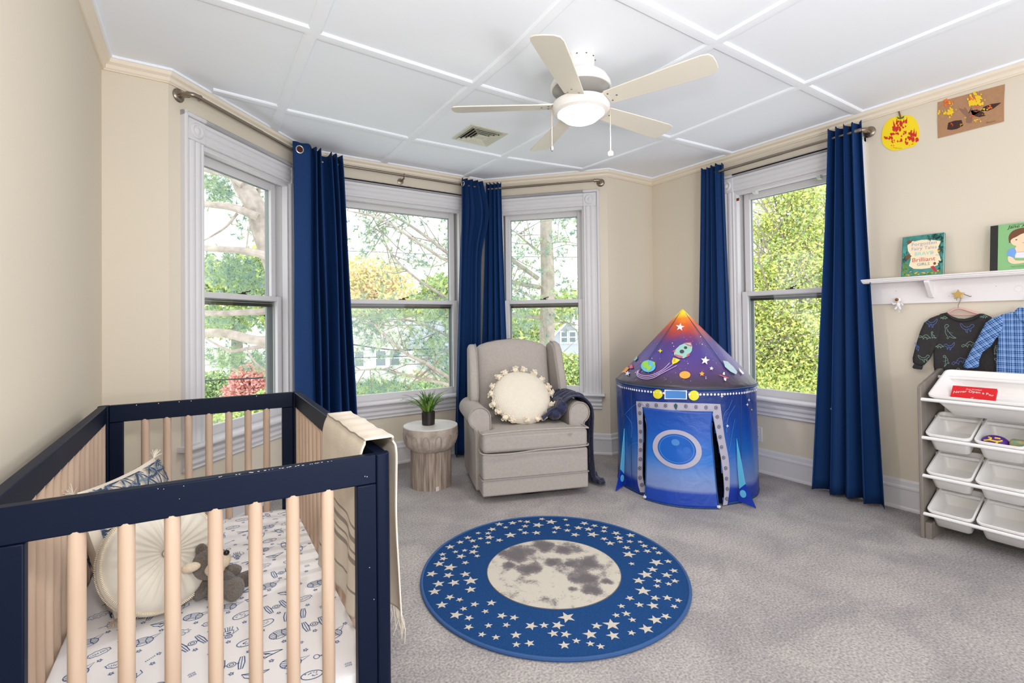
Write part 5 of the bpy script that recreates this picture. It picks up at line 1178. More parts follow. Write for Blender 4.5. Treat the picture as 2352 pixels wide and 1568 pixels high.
q = MB(); ringf(q, .47, .41, .36, .205, .78, 1, mflap(.005), 0); ringf(q, .47, .41, .36, .205, 0.001, .78, mflap(.004), 1); ringf(q, .47, .41, .36, .205, .68, .71, mflap(.0055), 2); ringf(q, .46, .34, .06, .035, .001, 1, mflap(.006), 2)
q.build('printed_porthole', [GRYB, TBL, LBL], flap, world=True, smooth=False, recalc=False)
for k_ in ((.0, .99), (1.0, .995)): MB().blob(np.array(flapf(*k_))+np.array([0, 0, .008]), (.010, .010, .008), 8, 6, p=.5).build('white_tab', WHT, flap, world=True)
MB().blob(tp(door_th(.02)[0]-.01, .012, TR+.01), (.010, .010, .009), 8, 6, p=.5).build('white_tab', WHT, tent, world=True)
# printed bits on the wall panels
q = MB(); mp = mb_body(.005); mats_ = [WHT, YLW, LBL, ORN, MINT, PNK, DKG, CYN, GRN_, LAV, PALE]
for k in range(64):
    th = -1.45+2.9*k/63; c_ = tp(th, ZRIM-.030, body_r(th, ZRIM-.03)+.005); t_ = np.array([*(-dF*math.sin(th)+dR*math.cos(th)), 0])
    q.add([c_+t_*.0076*math.cos(a)+np.array([0, 0, .0076*math.sin(a)]) for a in np.arange(0, 6.28, .785)], [tuple(range(8))], 0)
for (x, y, r_) in ((515, 298, 52), (893, 312, 56)):
    q.fan(Z2(circ(r_, 20, (x, y), ry=r_*.95)), mp, 1); q.fan(Z2(circ(r_*.55, 16, (x+4, y+8))), mb_body(.006), 10 if 0 else 1)
q.fan(Z2([(585, 250), (700, 253), (820, 257), (820, 355), (700, 352), (585, 350)]), mp, 0); q.fan(Z2([(597, 262), (700, 264), (808, 268), (808, 345), (700, 342), (597, 340)]), mb_body(.007), 2)
def spark(c_, r_, mp, mi): q.fan([(c_[0]+(r_ if k % 2 == 0 else r_*.35)*math.cos(k*PI/4), c_[1]+(r_ if k % 2 == 0 else r_*.35)*math.sin(k*PI/4)) for k in range(8)], mp, mi)
for (x, y, r_, mi) in ((1185, 320, 18, 0), (1200, 297, 13, 1), (1247, 635, 18, 0), (1448, 408, 18, 0), (1470, 360, 18, 0), (1500, 462, 12, 1), (80, 460, 14, 1)): spark(Z2([(x, y)])[0], r_/4.612, mp, mi)
for P_ in ([(165, 520), (230, 440), (290, 400)], [(235, 760), (235, 620), (180, 520)], [(1200, 600), (1215, 500), (1260, 450), (1300, 360)], [(1240, 700), (1250, 560), (1330, 420)], [(1270, 900), (1300, 700), (1330, 560)], [(190, 900), (240, 830), (300, 810)]): q.ribbon(Z2(smooth_path(P_, 4)), .8, mb_body(.004), 2)
q.build('wall_print', mats_, tent, world=True, smooth=False, recalc=False, kind='stuff')
# roof print
q = MB(); mp = mb_cone(.006); m2 = mb_cone(.008); m3 = mb_cone(.010)
for (x, y, r_) in ((1125, 350, 66), (1505, 880, 72), (1603, 1005, 34), (310, 1085, 44)): q.fan(Z3(star(r_, (x, y), -PI/2+.15, .42)), mp, 0)
for (x, y, r_) in ((1458, 1090, 42),): q.fan(Z3(star(r_, (x, y), -PI/2, .5)), mp, 3)
spark(Z3([(822, 728)])[0], 38/6.918, mp, 1)
q.fan(Z3(circ(112, 26, (635, 970), ry=94)), mp, 7); q.fan(Z3([(560, 900), (640, 885), (640, 960), (590, 1010), (545, 960)]), m2, 8); q.fan(Z3([(600, 980), (680, 950), (690, 1000), (630, 1050)]), m2, 8); q.fan(Z3([(700, 890), (745, 910), (735, 970), (705, 930)]), m2, 8)
for k, (a_, b_) in enumerate(((0, 0), (22, 26), (44, 52))): q.ribbon(Z3(smooth_path([(490-a_*.6, 1030+b_*.3), (480-a_*.4, 1080+b_*.8), (560, 1118+b_), (700, 1105+b_), (860, 1020+b_), (965+a_*2.4, 915+a_)], 6)), 1.5, mp, 9)
q.fan(Z3(circ(84, 24, (1197, 1108), ry=58)), mp, 3)
q.fan(Z3([(1290, 600), (1308, 660), (1300, 730), (1250, 800), (1180, 845), (1105, 835), (1035, 800), (1030, 760), (1060, 700), (1120, 640), (1200, 605)]), mp, 4)
q.fan(Z3([(1175, 600), (1290, 590), (1303, 660), (1240, 640)]), m2, 5); q.fan(Z3([(1196, 606), (1275, 604), (1292, 640), (1245, 630)]), m3, 4)
q.fan(Z3([(1052, 780), (1165, 815), (1150, 840), (1035, 800)]), m2, 5); q.fan(Z3([(1005, 735), (1060, 700), (1050, 745)]), m2, 5); q.fan(Z3([(1220, 830), (1265, 800), (1268, 760), (1225, 790)]), m2, 5)
q.fan(Z3(circ(34, 16, (1152, 738), ry=30)), m2, 6); q.fan(Z3(circ(25, 14, (1206, 676), ry=22)), m2, 6)
q.fan(Z3([(1020, 835), (1075, 850), (1125, 870), (1075, 915), (1008, 940), (1000, 890)]), m2, 1); q.fan(Z3([(1028, 845), (1060, 855), (1045, 895), (1020, 905)]), m3, 3)
q.fan(Z3([(1778, 880), (1850, 895), (1940, 980), (2000, 1060), (1985, 1100), (1900, 1060), (1810, 980)]), mp, 10); q.fan(Z3([(2020, 990), (2110, 1085), (2085, 1100), (2040, 1050)]), mp, 0)
q.fan(Z3([(1790, 1060), (1808, 1070), (1810, 1110), (1775, 1100)]), mp, 0); q.fan(Z3([(1795, 1150), (1835, 1160), (1830, 1205), (1800, 1190)]), mp, 0); q.fan(Z3([(1720, 1100), (1865, 1150), (1862, 1168), (1730, 1115)]), mp, 5)
q.fan(Z3([(215, 1075), (300, 980), (340, 1000), (280, 1070)]), mp, 3); q.fan(Z3([(340, 960), (385, 940), (400, 1000), (350, 1010)]), mp, 5); q.fan(Z3([(410, 870), (470, 800), (470, 850), (430, 890)]), mp, 4)
g = random.Random(9)
for k in range(60):
    x, y = g.uniform(400, 1850), g.uniform(500, 1230)
    if y > 60+abs(x-1110)*.9+60: q.fan(Z3(circ(g.choice((3, 3, 4, 7)), 6, (x, y))), mp, 0)
q.build('roof_print', mats_, tent, world=True, smooth=False, recalc=False, kind='stuff')
# fins
for th0, nm in ((hit_body(1693, 1080)[0], 1), (hit_body(1437, 1080)[0], -1)):
    q = MB(); lean = .06 if nm > 0 else .10; o1 = lambda z, e: tp(th0+lean*e/.15, z, body_r(th0, z)+.006+e*.72)
    q.add([o1(.42, 0), o1(.28, .035), o1(.14, .065), o1(.10, .012), o1(.25, .0)], [(0, 1, 2, 3, 4)], 0); q.add([o1(.14, .065), o1(.10, .012), o1(.02, .0), o1(.005, .15)], [(0, 1, 2, 3)], 1)
    ax = o1(.075, .045); bx = o1(.075, .06)-ax; bx /= np.linalg.norm(bx)
    nrm_ = np.cross(bx, (0, 0, 1))
    for s_ in (.004, -.004): q.add([ax+nrm_*s_+bx*.020*math.cos(a)+np.array([0, 0, .024*math.sin(a)]) for a in np.arange(0, 6.28, .4)], [tuple(range(16))], 0)
    q.build('fin', [CYN, RBL], tent, world=True, smooth=False, recalc=False, solid=.004)
# ---------------------------------------------------------------- wall shelf with pegs
def hx(u, v, X): d = ray(u, v); p = d*(X/d[0]); return np.array([X, p[1], p[2]+CAM_H])
SH = mat('shelf_white', (232, 228, 228), .4)
shelf = thing('wall_shelf', 'long white wall shelf with a peg rail and wooden brackets', 'shelf', (XR, .6, 1.28))
Y0, Y1 = 1.355, -.15
def sbox(x0, x1, y0, y1, z0, z1): return MB().box(x0-XR, x1-XR, y0-.6, y1-.6, z0-1.28, z1-1.28)
sbox(XR-.018, XR, Y1, Y0, 1.276, 1.410).build('back_board', SH, shelf, bevel=.002)
ep = [(0, 0), (0, .012), (-.112, .012), (-.118, .008), (-.118, .004), (-.112, .000), (-.112, -.006), (-.106, -.009), (-.106, -.013), (-.098, -.017), (0, -.017)]
MB().prism(ep, lambda p, z, t: (p, t, 1.424-1.28+z), Y1-.6, Y0+.020-.6).build('ledge', SH, shelf, ang=25)
for yb in (1.035, .25):
    MB().prism([(0, 0), (-.095, 0), (-.095, -.012), (-.02, -.10), (0, -.10)], lambda p, z, t: (-.018+p, t, 1.407-1.28+z), yb-.6-.011, yb-.6+.011).build('bracket', SH, shelf, bevel=.002)
q = MB()
for (u, v) in ((2180, 680), (2190, 680), (2288, 657), (2058, 668)): p = hx(u, v, XR-.018); q.box(-.0195, -.018, p[1]-.6-.0012, p[1]-.6+.0012, p[2]-1.28-.0012, p[2]-1.28+.0012)
q.build('nail_holes', mat('hole_dark', (50, 44, 40), .9), shelf, smooth=False, kind='stuff')
MB().tube([(-.0185, .672-.6+.017*math.cos(a), 1.338-1.28+.017*math.sin(a)) for a in np.arange(0, 6.28, .3)], .0006, 4, closed=True).build('peg_mark', mat('peg_mark_paint', (216, 212, 212), .5), shelf)
# star peg
GOLD = mat('gold_paint', (198, 166, 96), .35, .4)
sk = thing('star_hook', 'gold star shaped wall hook on the shelf board holding the pink hanger', 'wall hook', (XR-.018, .908, 1.318))
MB().prism(star(.030, (0, 0), PI/2, .52), lambda a, b, t: (-t, -a, b), .030, .040).build('star', GOLD, sk, bevel=.002)
MB().tube([(0, 0, 0), (-.031, 0, 0)], .006, 10).build('stem', GOLD, sk)
MB().tube(smooth_path([(-.020, -.020, .002), (-.016, -.034, -.006), (-.012, -.044, -.012), (-.010, -.050, -.010)], 3), .0018, 6).build('wire', SCREW, sk)
# astronaut peg
ah = thing('astronaut_hook', 'little white astronaut figure hook at the left end of the peg board', 'wall hook', (XR-.018, 1.196, 1.292))
WT = mat('figure_white', (228, 226, 226), .5, bump=(120, .4, .002))
MB().blob((-.022, -.002, -.022), (.010, .013, .016), 12, 8).build('torso', WT, ah)
hh = MB().blob((-.022, 0, .008), (.014, .017, .016), 14, 10).build('helmet', WT, ah)
MB().blob((-.031, .001, .009), (.007, .011, .010), 12, 8).build('visor', mat('amber_visor', (150, 84, 24), .15, .5), hh)
for s in (-1, 1):
    MB().tube([(-.022, s*.010, -.014), (-.026, s*.022, -.018), (-.030, s*.028, -.010 if s > 0 else -.028)], [.005, .005, .004], 8).build('arm', WT, ah)
    MB().tube([(-.022, s*.006, -.034), (-.026, s*.011, -.046), (-.032, s*.012, -.052)], [.006, .006, .005], 8).build('leg', WT, ah)
MB().tube([(-.003, 0, -.02), (-.012, 0, -.02)], .006, 8).build('stem', WT, ah)
MB().tube(smooth_path([(-.02, -.004, -.04), (-.02, -.006, -.062), (-.028, -.004, -.07)], 3), .0018, 6).build('hook_wire', WT, ah)
# books on the ledge
ZS = 1.4365
def cover_frame(c, w, h_, lean, yaw):
    R_ = Matrix.Rotation(yaw, 4, 'Z') @ Matrix.Rotation(lean, 4, 'Y'); return R_
def book(name, label, y0, w, h_, d, lean, cover, spine, pagec=(236, 230, 214), yaw=0):
    b = thing(name, label, 'book', (XR-.075, y0, ZS), rot=(0, lean, yaw))
    MB().box(-d/2+.002, d/2-.002, -w/2+.003, w/2-.002, .003, h_-.003).build('pages', mat('paper', pagec, .8), b, smooth=False)
    fc = MB().box(-d/2, -d/2+.0025, -w/2, w/2, 0, h_).build('front_cover', cover, b, bevel=.0008)
    MB().box(d/2-.0025, d/2, -w/2, w/2, 0, h_).build('back_cover', cover, b, bevel=.0008)
    MB().box(-d/2, d/2, w/2-.0005, w/2+.002, 0, h_).build('spine', spine, b, bevel=.0008)
    return b, fc, (lambda a, z, l=.0006: (-d/2-l, w/2-a*w, z*h_))      # a from the left edge, z from the bottom, both 0..1
TEAL = mat('cover_teal', (70, 150, 140), .45, var=((40, 110, 110), 30, .4)); b1, fc, cp = book('picture_book', 'teal children book with a cream title panel standing on the wall shelf', 1.062, .196, .248, .022, math.radians(9), TEAL, mat('spine_teal', (34, 78, 80), .45))
bc = [mat('panel_cream', (240, 222, 186), .6), mat('print_lilac', (160, 158, 196), .6), mat('print_sky', (150, 206, 216), .6), mat('print_rose', (204, 74, 92), .6), mat('print_slate', (110, 130, 140), .6), mat('print_jungle', (30, 88, 82), .6), mat('print_leaf', (110, 150, 60), .6), mat('print_gold', (226, 176, 60), .6), mat('print_brown', (110, 74, 50), .6), mat('print_red', (190, 40, 60), .6)]
q = MB(); m1 = lambda a, z: cp(a, z, .0006); m2_ = lambda a, z: cp(a, z, .0012)
q.fan([(.12, .78), (.22, .88), (.30, .86), (.45, .88), (.62, .87), (.80, .83), (.93, .80), (.88, .68), (.86, .55), (.92, .42), (.94, .32), (.86, .22), (.70, .17), (.50, .16), (.30, .18), (.18, .26), (.22, .42), (.20, .55), (.14, .64)], m1, 0)
for txt, sz, y, mi in (('Forgotten', .030, .745, 1), ('Fairy Tales', .028, .635, 1), ('BRAVE', .030, .50, 2), ('Brilliant', .036, .345, 3), ('GIRLS', .024, .245, 4)):
    vs, fs = text2d(txt, sz); q.add([cp(.53+x/.196, y+z_/.248, .0012) for x, z_ in vs], fs, mi)
for txt, sz, x0, y, mi in (('of', .014, .74, .52, 1), ('and', .012, .86, .46, 1)):
    vs, fs = text2d(txt, sz); q.add([cp(x0+x/.196, y+z_/.248, .0012) for x, z_ in vs], fs, mi)
g = random.Random(17)
def leafy(x0, x1, z0, z1, n_, mi):
    for _ in range(n_):
        x, z_, a, l_ = g.uniform(x0, x1), g.uniform(z0, z1), g.uniform(0, 6.28), g.uniform(.04, .09); c_, s_ = math.cos(a), math.sin(a)
        pp = [(x+l_*c_, z_+l_*s_), (x+.25*l_*s_, z_-.25*l_*c_), (x-l_*.6*c_, z_-l_*.6*s_), (x-.25*l_*s_, z_+.25*l_*c_)]; pp = [(min(max(a_, .01), .99), min(max(b_, .01), .99)) for a_, b_ in pp]; q.fan(pp, m2_, mi)
leafy(.62, .98, .84, .97, 34, 5); leafy(.90, .98, .5, .84, 16, 5); leafy(.03, .16, .10, .35, 16, 6); leafy(.02, .12, .35, .6, 8, 5); leafy(.05, .95, .02, .09, 20, 6); leafy(.1, .95, .03, .12, 10, 7); leafy(.88, .98, .1, .4, 10, 5)
q.fan([(.10, .86), (.16, .92), (.20, .88), (.26, .93), (.22, .84), (.14, .80)], m2_, 8); q.fan([(.06, .50), (.16, .56), (.24, .50), (.16, .42), (.08, .38)], m2_, 8); q.fan([(.70, .20), (.78, .22), (.88, .06), (.80, .08)], m2_, 9); q.fan(circ(.035, 10, (.80, .27)), m2_, 8); q.fan(circ(.045, 10, (.90, .58)), m2_, 7)
q.build('cover_print', bc, fc, smooth=False, recalc=False)
GRNB = mat('cover_green', (132, 184, 124), .5); b2, fc, cp = book('picture_book', 'green children book with a drawn brown haired girl on its cover', .660, .215, .250, .014, math.radians(8), GRNB, mat('spine_black', (28, 24, 28), .5))
q = MB(); bc2 = [mat('print_black', (26, 26, 24), .6), mat('print_hair', (110, 66, 40), .6), mat('print_skin', (240, 208, 176), .6), mat('print_blue', (112, 160, 220), .6), mat('print_white', (226, 222, 234), .6)]
m1 = lambda a, z: cp(a, z, .0006); m2_ = lambda a, z: cp(a, z, .0012); m3_ = lambda a, z: cp(a, z, .0018)
q.fan([(0, 0), (.135, 0), (.135, 1), (0, 1)], m1, 0)
q.fan(smooth_path([(.33, .62), (.33, .74), (.40, .84), (.55, .88), (.70, .86), (.78, .78), (.78, .64), (.74, .60), (.37, .58)], 4, True), m1, 1)
q.fan(smooth_path([(.36, .60), (.38, .66), (.46, .70), (.58, .76), (.72, .74), (.76, .62), (.70, .53), (.55, .49), (.42, .52)], 4, True), m2_, 2)
q.fan(circ(.018, 10, (.46, .635), ry=.010), m3_, 0); q.fan(circ(.018, 10, (.68, .645), ry=.010), m3_, 0); q.ribbon([(.56, .56), (.60, .555), (.64, .565)], .006, m3_, 1)
q.fan([(.46, .50), (.64, .50), (.70, .36), (.40, .36)], m1, 2)
q.fan(smooth_path([(.30, .36), (.33, .44), (.42, .46), (.46, .38), (.44, .30), (.40, .24), (.32, .30)], 4, True), m2_, 3); q.fan([(.44, .37), (.74, .37), (.74, .22), (.44, .25)], m1, 4)
q.fan(smooth_path([(.32, .29), (.33, .18), (.42, .12), (.60, .13), (.62, .17), (.46, .19), (.40, .26)], 4, True), m3_, 2)
q.ribbon([(.36, .07), (.72, .08)], .004, m1, 0); q.ribbon([(.38, .05), (.70, .055)], .004, m1, 0)
vs, fs = text2d('Little People, BIG DREAMS', .0085); q.add([cp(.60+x/.215, .955+z_/.25, .001) for x, z_ in vs], fs, 0)
vs, fs = text2d('Jane Austen', .026); q.add([cp(.60+(x+z_*.25)/.215, .895+z_/.25, .001) for x, z_ in vs], fs, 0)
q.build('cover_print', bc2, fc, smooth=False, recalc=False)
# ---------------------------------------------------------------- children's art on the wall
def wallart(u0, v0): p = hx(u0, v0, XR-.002); return p
ZP = lambda pts: [(1752+x/3.92, y/3.92) for x, y in pts]
def wmp(l): return lambda u, v: hx(u, v, XR-l)
c_ = hx(2069, 305, XR); pk = thing('pumpkin_drawing', 'yellow paper pumpkin with red paint splashes taped high on the right wall', 'drawing', c_)
S_ = smooth_path(ZP([(1210, 1045), (1130, 1080), (1085, 1150), (1070, 1230), (1085, 1300), (1140, 1345), (1200, 1355), (1290, 1335), (1370, 1310), (1405, 1240), (1408, 1170), (1385, 1090), (1340, 1045), (1290, 1038)]), 4, True)
MB().prism([tuple(p) for p in S_], lambda u, v, t: hx(u, v, XR-t), .001, .004).build('paper', mat('yellow_paper', (248, 218, 24), .7), pk, world=True, smooth=False)
q = MB(); g = random.Random(3); rp_ = [mat('red_paint', (206, 30, 22), .35), mat('black_marker', (30, 26, 20), .7), mat('orange_paint', (240, 130, 20), .4)]
LF2 = [0.]
def splat(cx, cy, rx, ry, n_, mi, mp, Zf=ZP, sp=.5):
    for _ in range(n_):
        x, y = cx+g.gauss(0, rx*.5), cy+g.gauss(0, ry*.5); r_ = g.uniform(.12, .34)*min(rx, ry); k = 9
        LF2[0] += 1.2e-5
        q.fan(Zf([(x+r_*(1+g.uniform(-sp, sp))*math.cos(i*6.283/k), y+r_*(1+g.uniform(-sp, sp))*1.2*math.sin(i*6.283/k)) for i in range(k)]), (lambda u, v, o=LF2[0]: mp(u, v)-np.array([o, 0, 0])), mi)
for (x, y, a, b, n_) in ((1200, 1150, 45, 45, 14), (1250, 1130, 60, 40, 12), (1160, 1230, 55, 40, 14), (1280, 1195, 30, 25, 7), (1220, 1265, 70, 25, 10), (1340, 1240, 60, 55, 16), (1310, 1290, 50, 25, 8), (1168, 1322, 18, 14, 5), (1345, 1300, 12, 10, 3)): splat(x, y, a, b, n_, 0, wmp(.0048))
for (x, y, dx, h_) in ((1185, 1130, -12, 50), (1205, 1120, 2, 60), (1290, 1110, 10, 60), (1270, 1100, 0, 30), (1360, 1210, 5, 60), (1375, 1230, 10, 60)): q.fan(ZP([(x-9, y), (x+dx, y-h_), (x+9, y)]), wmp(.005), 0)
for (x, y) in ((1200, 1340), (1212, 1334), (1224, 1340), (1236, 1336), (1248, 1338)): q.ribbon(ZP([(x-5, y), (x, y-6), (x+5, y+1)]), .5, wmp(.0048), 1)
q.ribbon(ZP([(1190, 1330), (1206, 1328)]), .5, wmp(.0048), 1); q.build('paint_splashes', rp_, pk, world=True, smooth=False, recalc=False)
MB().prism(ZP([(1218, 1003), (1232, 1000), (1252, 1068), (1236, 1072)]), lambda u, v, t: hx(u, v, XR-t), .004, .009).build('stem', mat('brown_paper', (124, 84, 56), .8), pk, world=True, smooth=False)
MB().prism(ZP([(1205, 1050), (1240, 1062), (1275, 1040), (1268, 1062), (1240, 1074), (1214, 1066)]), lambda u, v, t: hx(u, v, XR-t), .004, .007).build('leaf', mat('green_paper', (40, 120, 50), .8), pk, world=True, smooth=False)
c_ = hx(2230, 255, XR); kp = thing('kraft_painting', 'brown kraft paper with a painted autumn tree in yellow, orange and dark brown', 'painting', c_)
q = MB(); cr = [(1575, 920), (1878, 838), (2180, 757), (2172, 930), (2172, 1093), (1875, 1168), (1577, 1245), (1572, 1080)]
q.prism(ZP(cr), lambda u, v, t: hx(u, v, XR-t), .001, .003); q.build('paper', mat('kraft_paper', (178, 136, 102), .85, var=((168, 126, 92), 60, .5)), kp, world=True, smooth=False)
q = MB(); kp_m = [mat('paint_yellow', (240, 200, 30), .35), mat('paint_orange', (236, 110, 30), .35), mat('paint_dark', (60, 26, 24), .35), mat('paint_taupe', (140, 104, 84), .6)]
w_ = wmp(.0036); w2_ = wmp(.0042)
q.fan(ZP([(1830, 1105), (1875, 1110), (1900, 1040), (1960, 1000), (1900, 1010), (1880, 960), (1860, 1020), (1820, 960), (1810, 985), (1760, 970), (1800, 1020), (1830, 1050)]), w_, 3)
q.fan(ZP([(1990, 960), (2060, 935), (2150, 922), (2080, 975), (2020, 1000), (1960, 1000)]), w_, 2); q.fan(ZP([(1870, 995), (1930, 985), (1985, 1010), (2010, 1040), (1950, 1055), (1890, 1040)]), w_, 2); q.fan(ZP([(1660, 1165), (1670, 1105), (1730, 1085), (1790, 1080), (1805, 1130), (1750, 1160), (1700, 1170)]), w_, 2)
g = random.Random(5)
for (x, y, a, b, n_, mi) in ((1665, 925, 45, 35, 16, 1), (1640, 1010, 50, 30, 16, 0), (1700, 1010, 40, 40, 14, 0), (1700, 930, 30, 20, 6, 0), (1900, 900, 55, 50, 26, 0), (1885, 890, 30, 25, 8, 1), (1960, 890, 40, 50, 14, 0), (1920, 960, 30, 20, 6, 1), (2035, 965, 35, 20, 9, 1), (1990, 980, 30, 20, 6, 0), (1930, 1005, 30, 12, 5, 1), (1935, 1080, 45, 20, 12, 0), (1890, 1050, 20, 22, 5, 1), (1815, 1055, 14, 12, 4, 0), (1705, 1120, 18, 16, 5, 1), (1785, 1125, 16, 14, 5, 0), (1995, 1030, 20, 12, 5, 0), (1960, 1035, 26, 8, 4, 1), (1940, 830, 30, 14, 4, 0), (2070, 858, 12, 6, 2, 0)): splat(x, y, a, b, n_, mi, w2_, sp=.35)
for k in range(7): q.ribbon(ZP([(2012+k*12, 1112-k*3), (2018+k*12, 1102-k*3), (2022+k*12, 1110-k*3)]), .5, w_, 2)
q.ribbon(ZP([(2010, 1100), (2032, 1098)]), .5, w_, 2); q.build('paint', kp_m, kp, world=True, smooth=False, recalc=False)
# ---------------------------------------------------------------- clothes on the pegs
ZC = lambda pts: [(2060+x/5.6, 680+y/5.6) for x, y in pts]
def garment(name, outline, x0, x1, m_, par, bev=.010): 
    P_ = [tuple(p) for p in outline]; q = MB(); q.prism(ZC(P_), lambda u, v, t: hx(u, v, t), x1, x0); return q.build(name, m_, par, world=True, bevel=bev, seg=3, ang=50)
hg = thing('pink_hanger', 'pink velvet clothes hanger with a steel hook under the star peg', 'hanger', hx(2203, 715, 3.635))
MB().tube(smooth_path([hx(u, v, 3.660) for u, v in ((2197, 690), (2199, 683), (2204, 681), (2207, 686), (2204, 694), (2201, 700), (2201, 708))], 4), .0018, 8).build('hook', SCREW, hg, world=True)
MB().tube(smooth_path([hx(*ZC([p])[0], 3.667) for p in ((640, 230), (700, 190), (760, 165), (800, 158), (850, 165), (930, 190), (1000, 212), (1070, 232))], 4), .0095, 10, flat=.6).build('shoulders', mat('pink_velvet', (226, 178, 172), .85), hg, world=True)
MB().tube([hx(*ZC([p])[0], 3.667) for p in ((640, 230), (855, 236), (1070, 232))], .004, 8).build('bar', mat('pink_velvet', (226, 178, 172)), hg, world=True)
CHAR = mat('charcoal_knit', (52, 49, 50), .95, bump=(300, .5, .001), var=((44, 41, 42), 120, .5))
sw = thing('dinosaur_sweater', 'small charcoal sweater printed with green and blue dinosaurs on the pink hanger', 'sweater', hx(2200, 800, 3.63))
garment('body', [(560, 228), (645, 207), (665, 232), (720, 262), (790, 285), (870, 290), (960, 270), (1030, 240), (1058, 220), (1120, 226), (1205, 262), (1290, 330), (1330, 500), (1330, 900), (1300, 1060), (500, 1050), (472, 900), (470, 700), (500, 560), (480, 400), (470, 300)], 3.652, 3.684, CHAR, sw)
garment('sleeve', [(560, 232), (430, 282), (350, 340), (300, 450), (240, 640), (202, 790), (205, 850), (235, 880), (300, 905), (350, 885), (430, 800), (480, 690), (540, 560), (570, 380)], 3.642, 3.674, CHAR, sw, .014)
garment('cuff', [(222, 868), (196, 915), (215, 930), (325, 945), (340, 888), (300, 900)], 3.645, 3.668, mat('charcoal_rib', (46, 44, 44), .95), sw, .005)
garment('sleeve', [(1150, 250), (1250, 300), (1320, 380), (1370, 600), (1400, 850), (1390, 960), (1250, 960), (1240, 800), (1200, 560), (1150, 400)], 3.642, 3.674, CHAR, sw, .014)
MB().tube(smooth_path([hx(*ZC([p])[0], 3.650) for p in ((630, 215), (665, 245), (730, 290), (800, 312), (880, 318), (970, 296), (1040, 260), (1075, 232))], 5), .011, 10, flat=.5).build('neckband', mat('charcoal_rib', (46, 44, 44)), sw, world=True)
q = MB(); dm = [mat('dino_green', (128, 160, 146), .9), mat('dino_blue', (90, 116, 178), .9)]
def dino(cx, cy, s, fl_, a, mi, X, kind=0):
    if kind == 0: P_ = [(-1.0, -.9), (-.7, -1.1), (-.4, -.9), (-.55, -.7), (-.75, -.6), (-.5, -.3), (-.2, .0), (.3, .35), (.8, .62), (1.3, .7), (.7, .85), (.1, .75), (.05, 1.1), (-.2, 1.1), (-.2, .8), (-.5, .5), (-.75, .1), (-.8, -.3), (-1.0, -.6)]
    elif kind == 1: P_ = [(-1.3, .1), (-.9, -.1), (-.5, .1), (-.1, -.3), (.4, -.4), (.8, -.1), (1.3, .2), (.7, .2), (.5, .6), (.35, .2), (-.1, .2), (-.25, .6), (-.4, .25), (-.8, .2), (-1.1, .35)]
    else: P_ = [(-1.2, -.5), (-.8, -.7), (-.5, -.4), (0, -.3), (.5, -.5), (.9, -1.0), (1.1, -.9), (.8, -.2), (.3, .1), (.2, .6), (0, .6), (0, .15), (-.3, .1), (-.45, .5), (-.6, .45), (-.6, 0), (-1.1, -.25)]
    c_, s_ = math.cos(a), math.sin(a); R_ = [(cx+s*fl_*(x*c_-y*s_), cy+s*(x*s_+y*c_)) for x, y in smooth_path(P_, 2, True)]
    q.ribbon(ZC(R_), .95, lambda u, v: hx(u, v, X), mi, closed=True)
    for k in range(5): x, y = cx+s*(-.4+.2*k)*fl_, cy+s*(-.1+.1*k*.6); q.ribbon(ZC([(x-2, y), (x+5, y+3)]), .8, lambda u, v: hx(u, v, X), mi)
for d_ in ((680, 460, 78, 1, .25, 0, 0), (905, 420, 76, -1, .1, 1, 2), (605, 275, 38, 1, 0, 0, 1), (680, 655, 58, 1, 0, 1, 2), (920, 615, 70, 1, -.2, 0, 1), (800, 830, 78, 1, -.3, 1, 1), (620, 830, 52, -1, .9, 0, 0), (540, 640, 50, 1, 0, 0, 1), (1120, 260, 38, 1, 0, 0, 1), (830, 990, 60, 1, 0, 0, 0)): dino(*d_[:6], 3.6514, d_[6])
for d_ in ((450, 360, 66, 1, 0, 1, 2), (360, 520, 62, 1, .1, 0, 1), (262, 650, 44, 1, 1.2, 1, 1), (350, 810, 62, -1, .2, 0, 2), (470, 500, 36, 1, .3, 0, 0), (1290, 700, 50, 1, .6, 0, 0), (1310, 840, 50, 1, .2, 0, 2)): dino(*d_[:6], 3.6413, d_[6])
q.build('dinosaur_print', dm, sw, world=True, smooth=False, recalc=False)
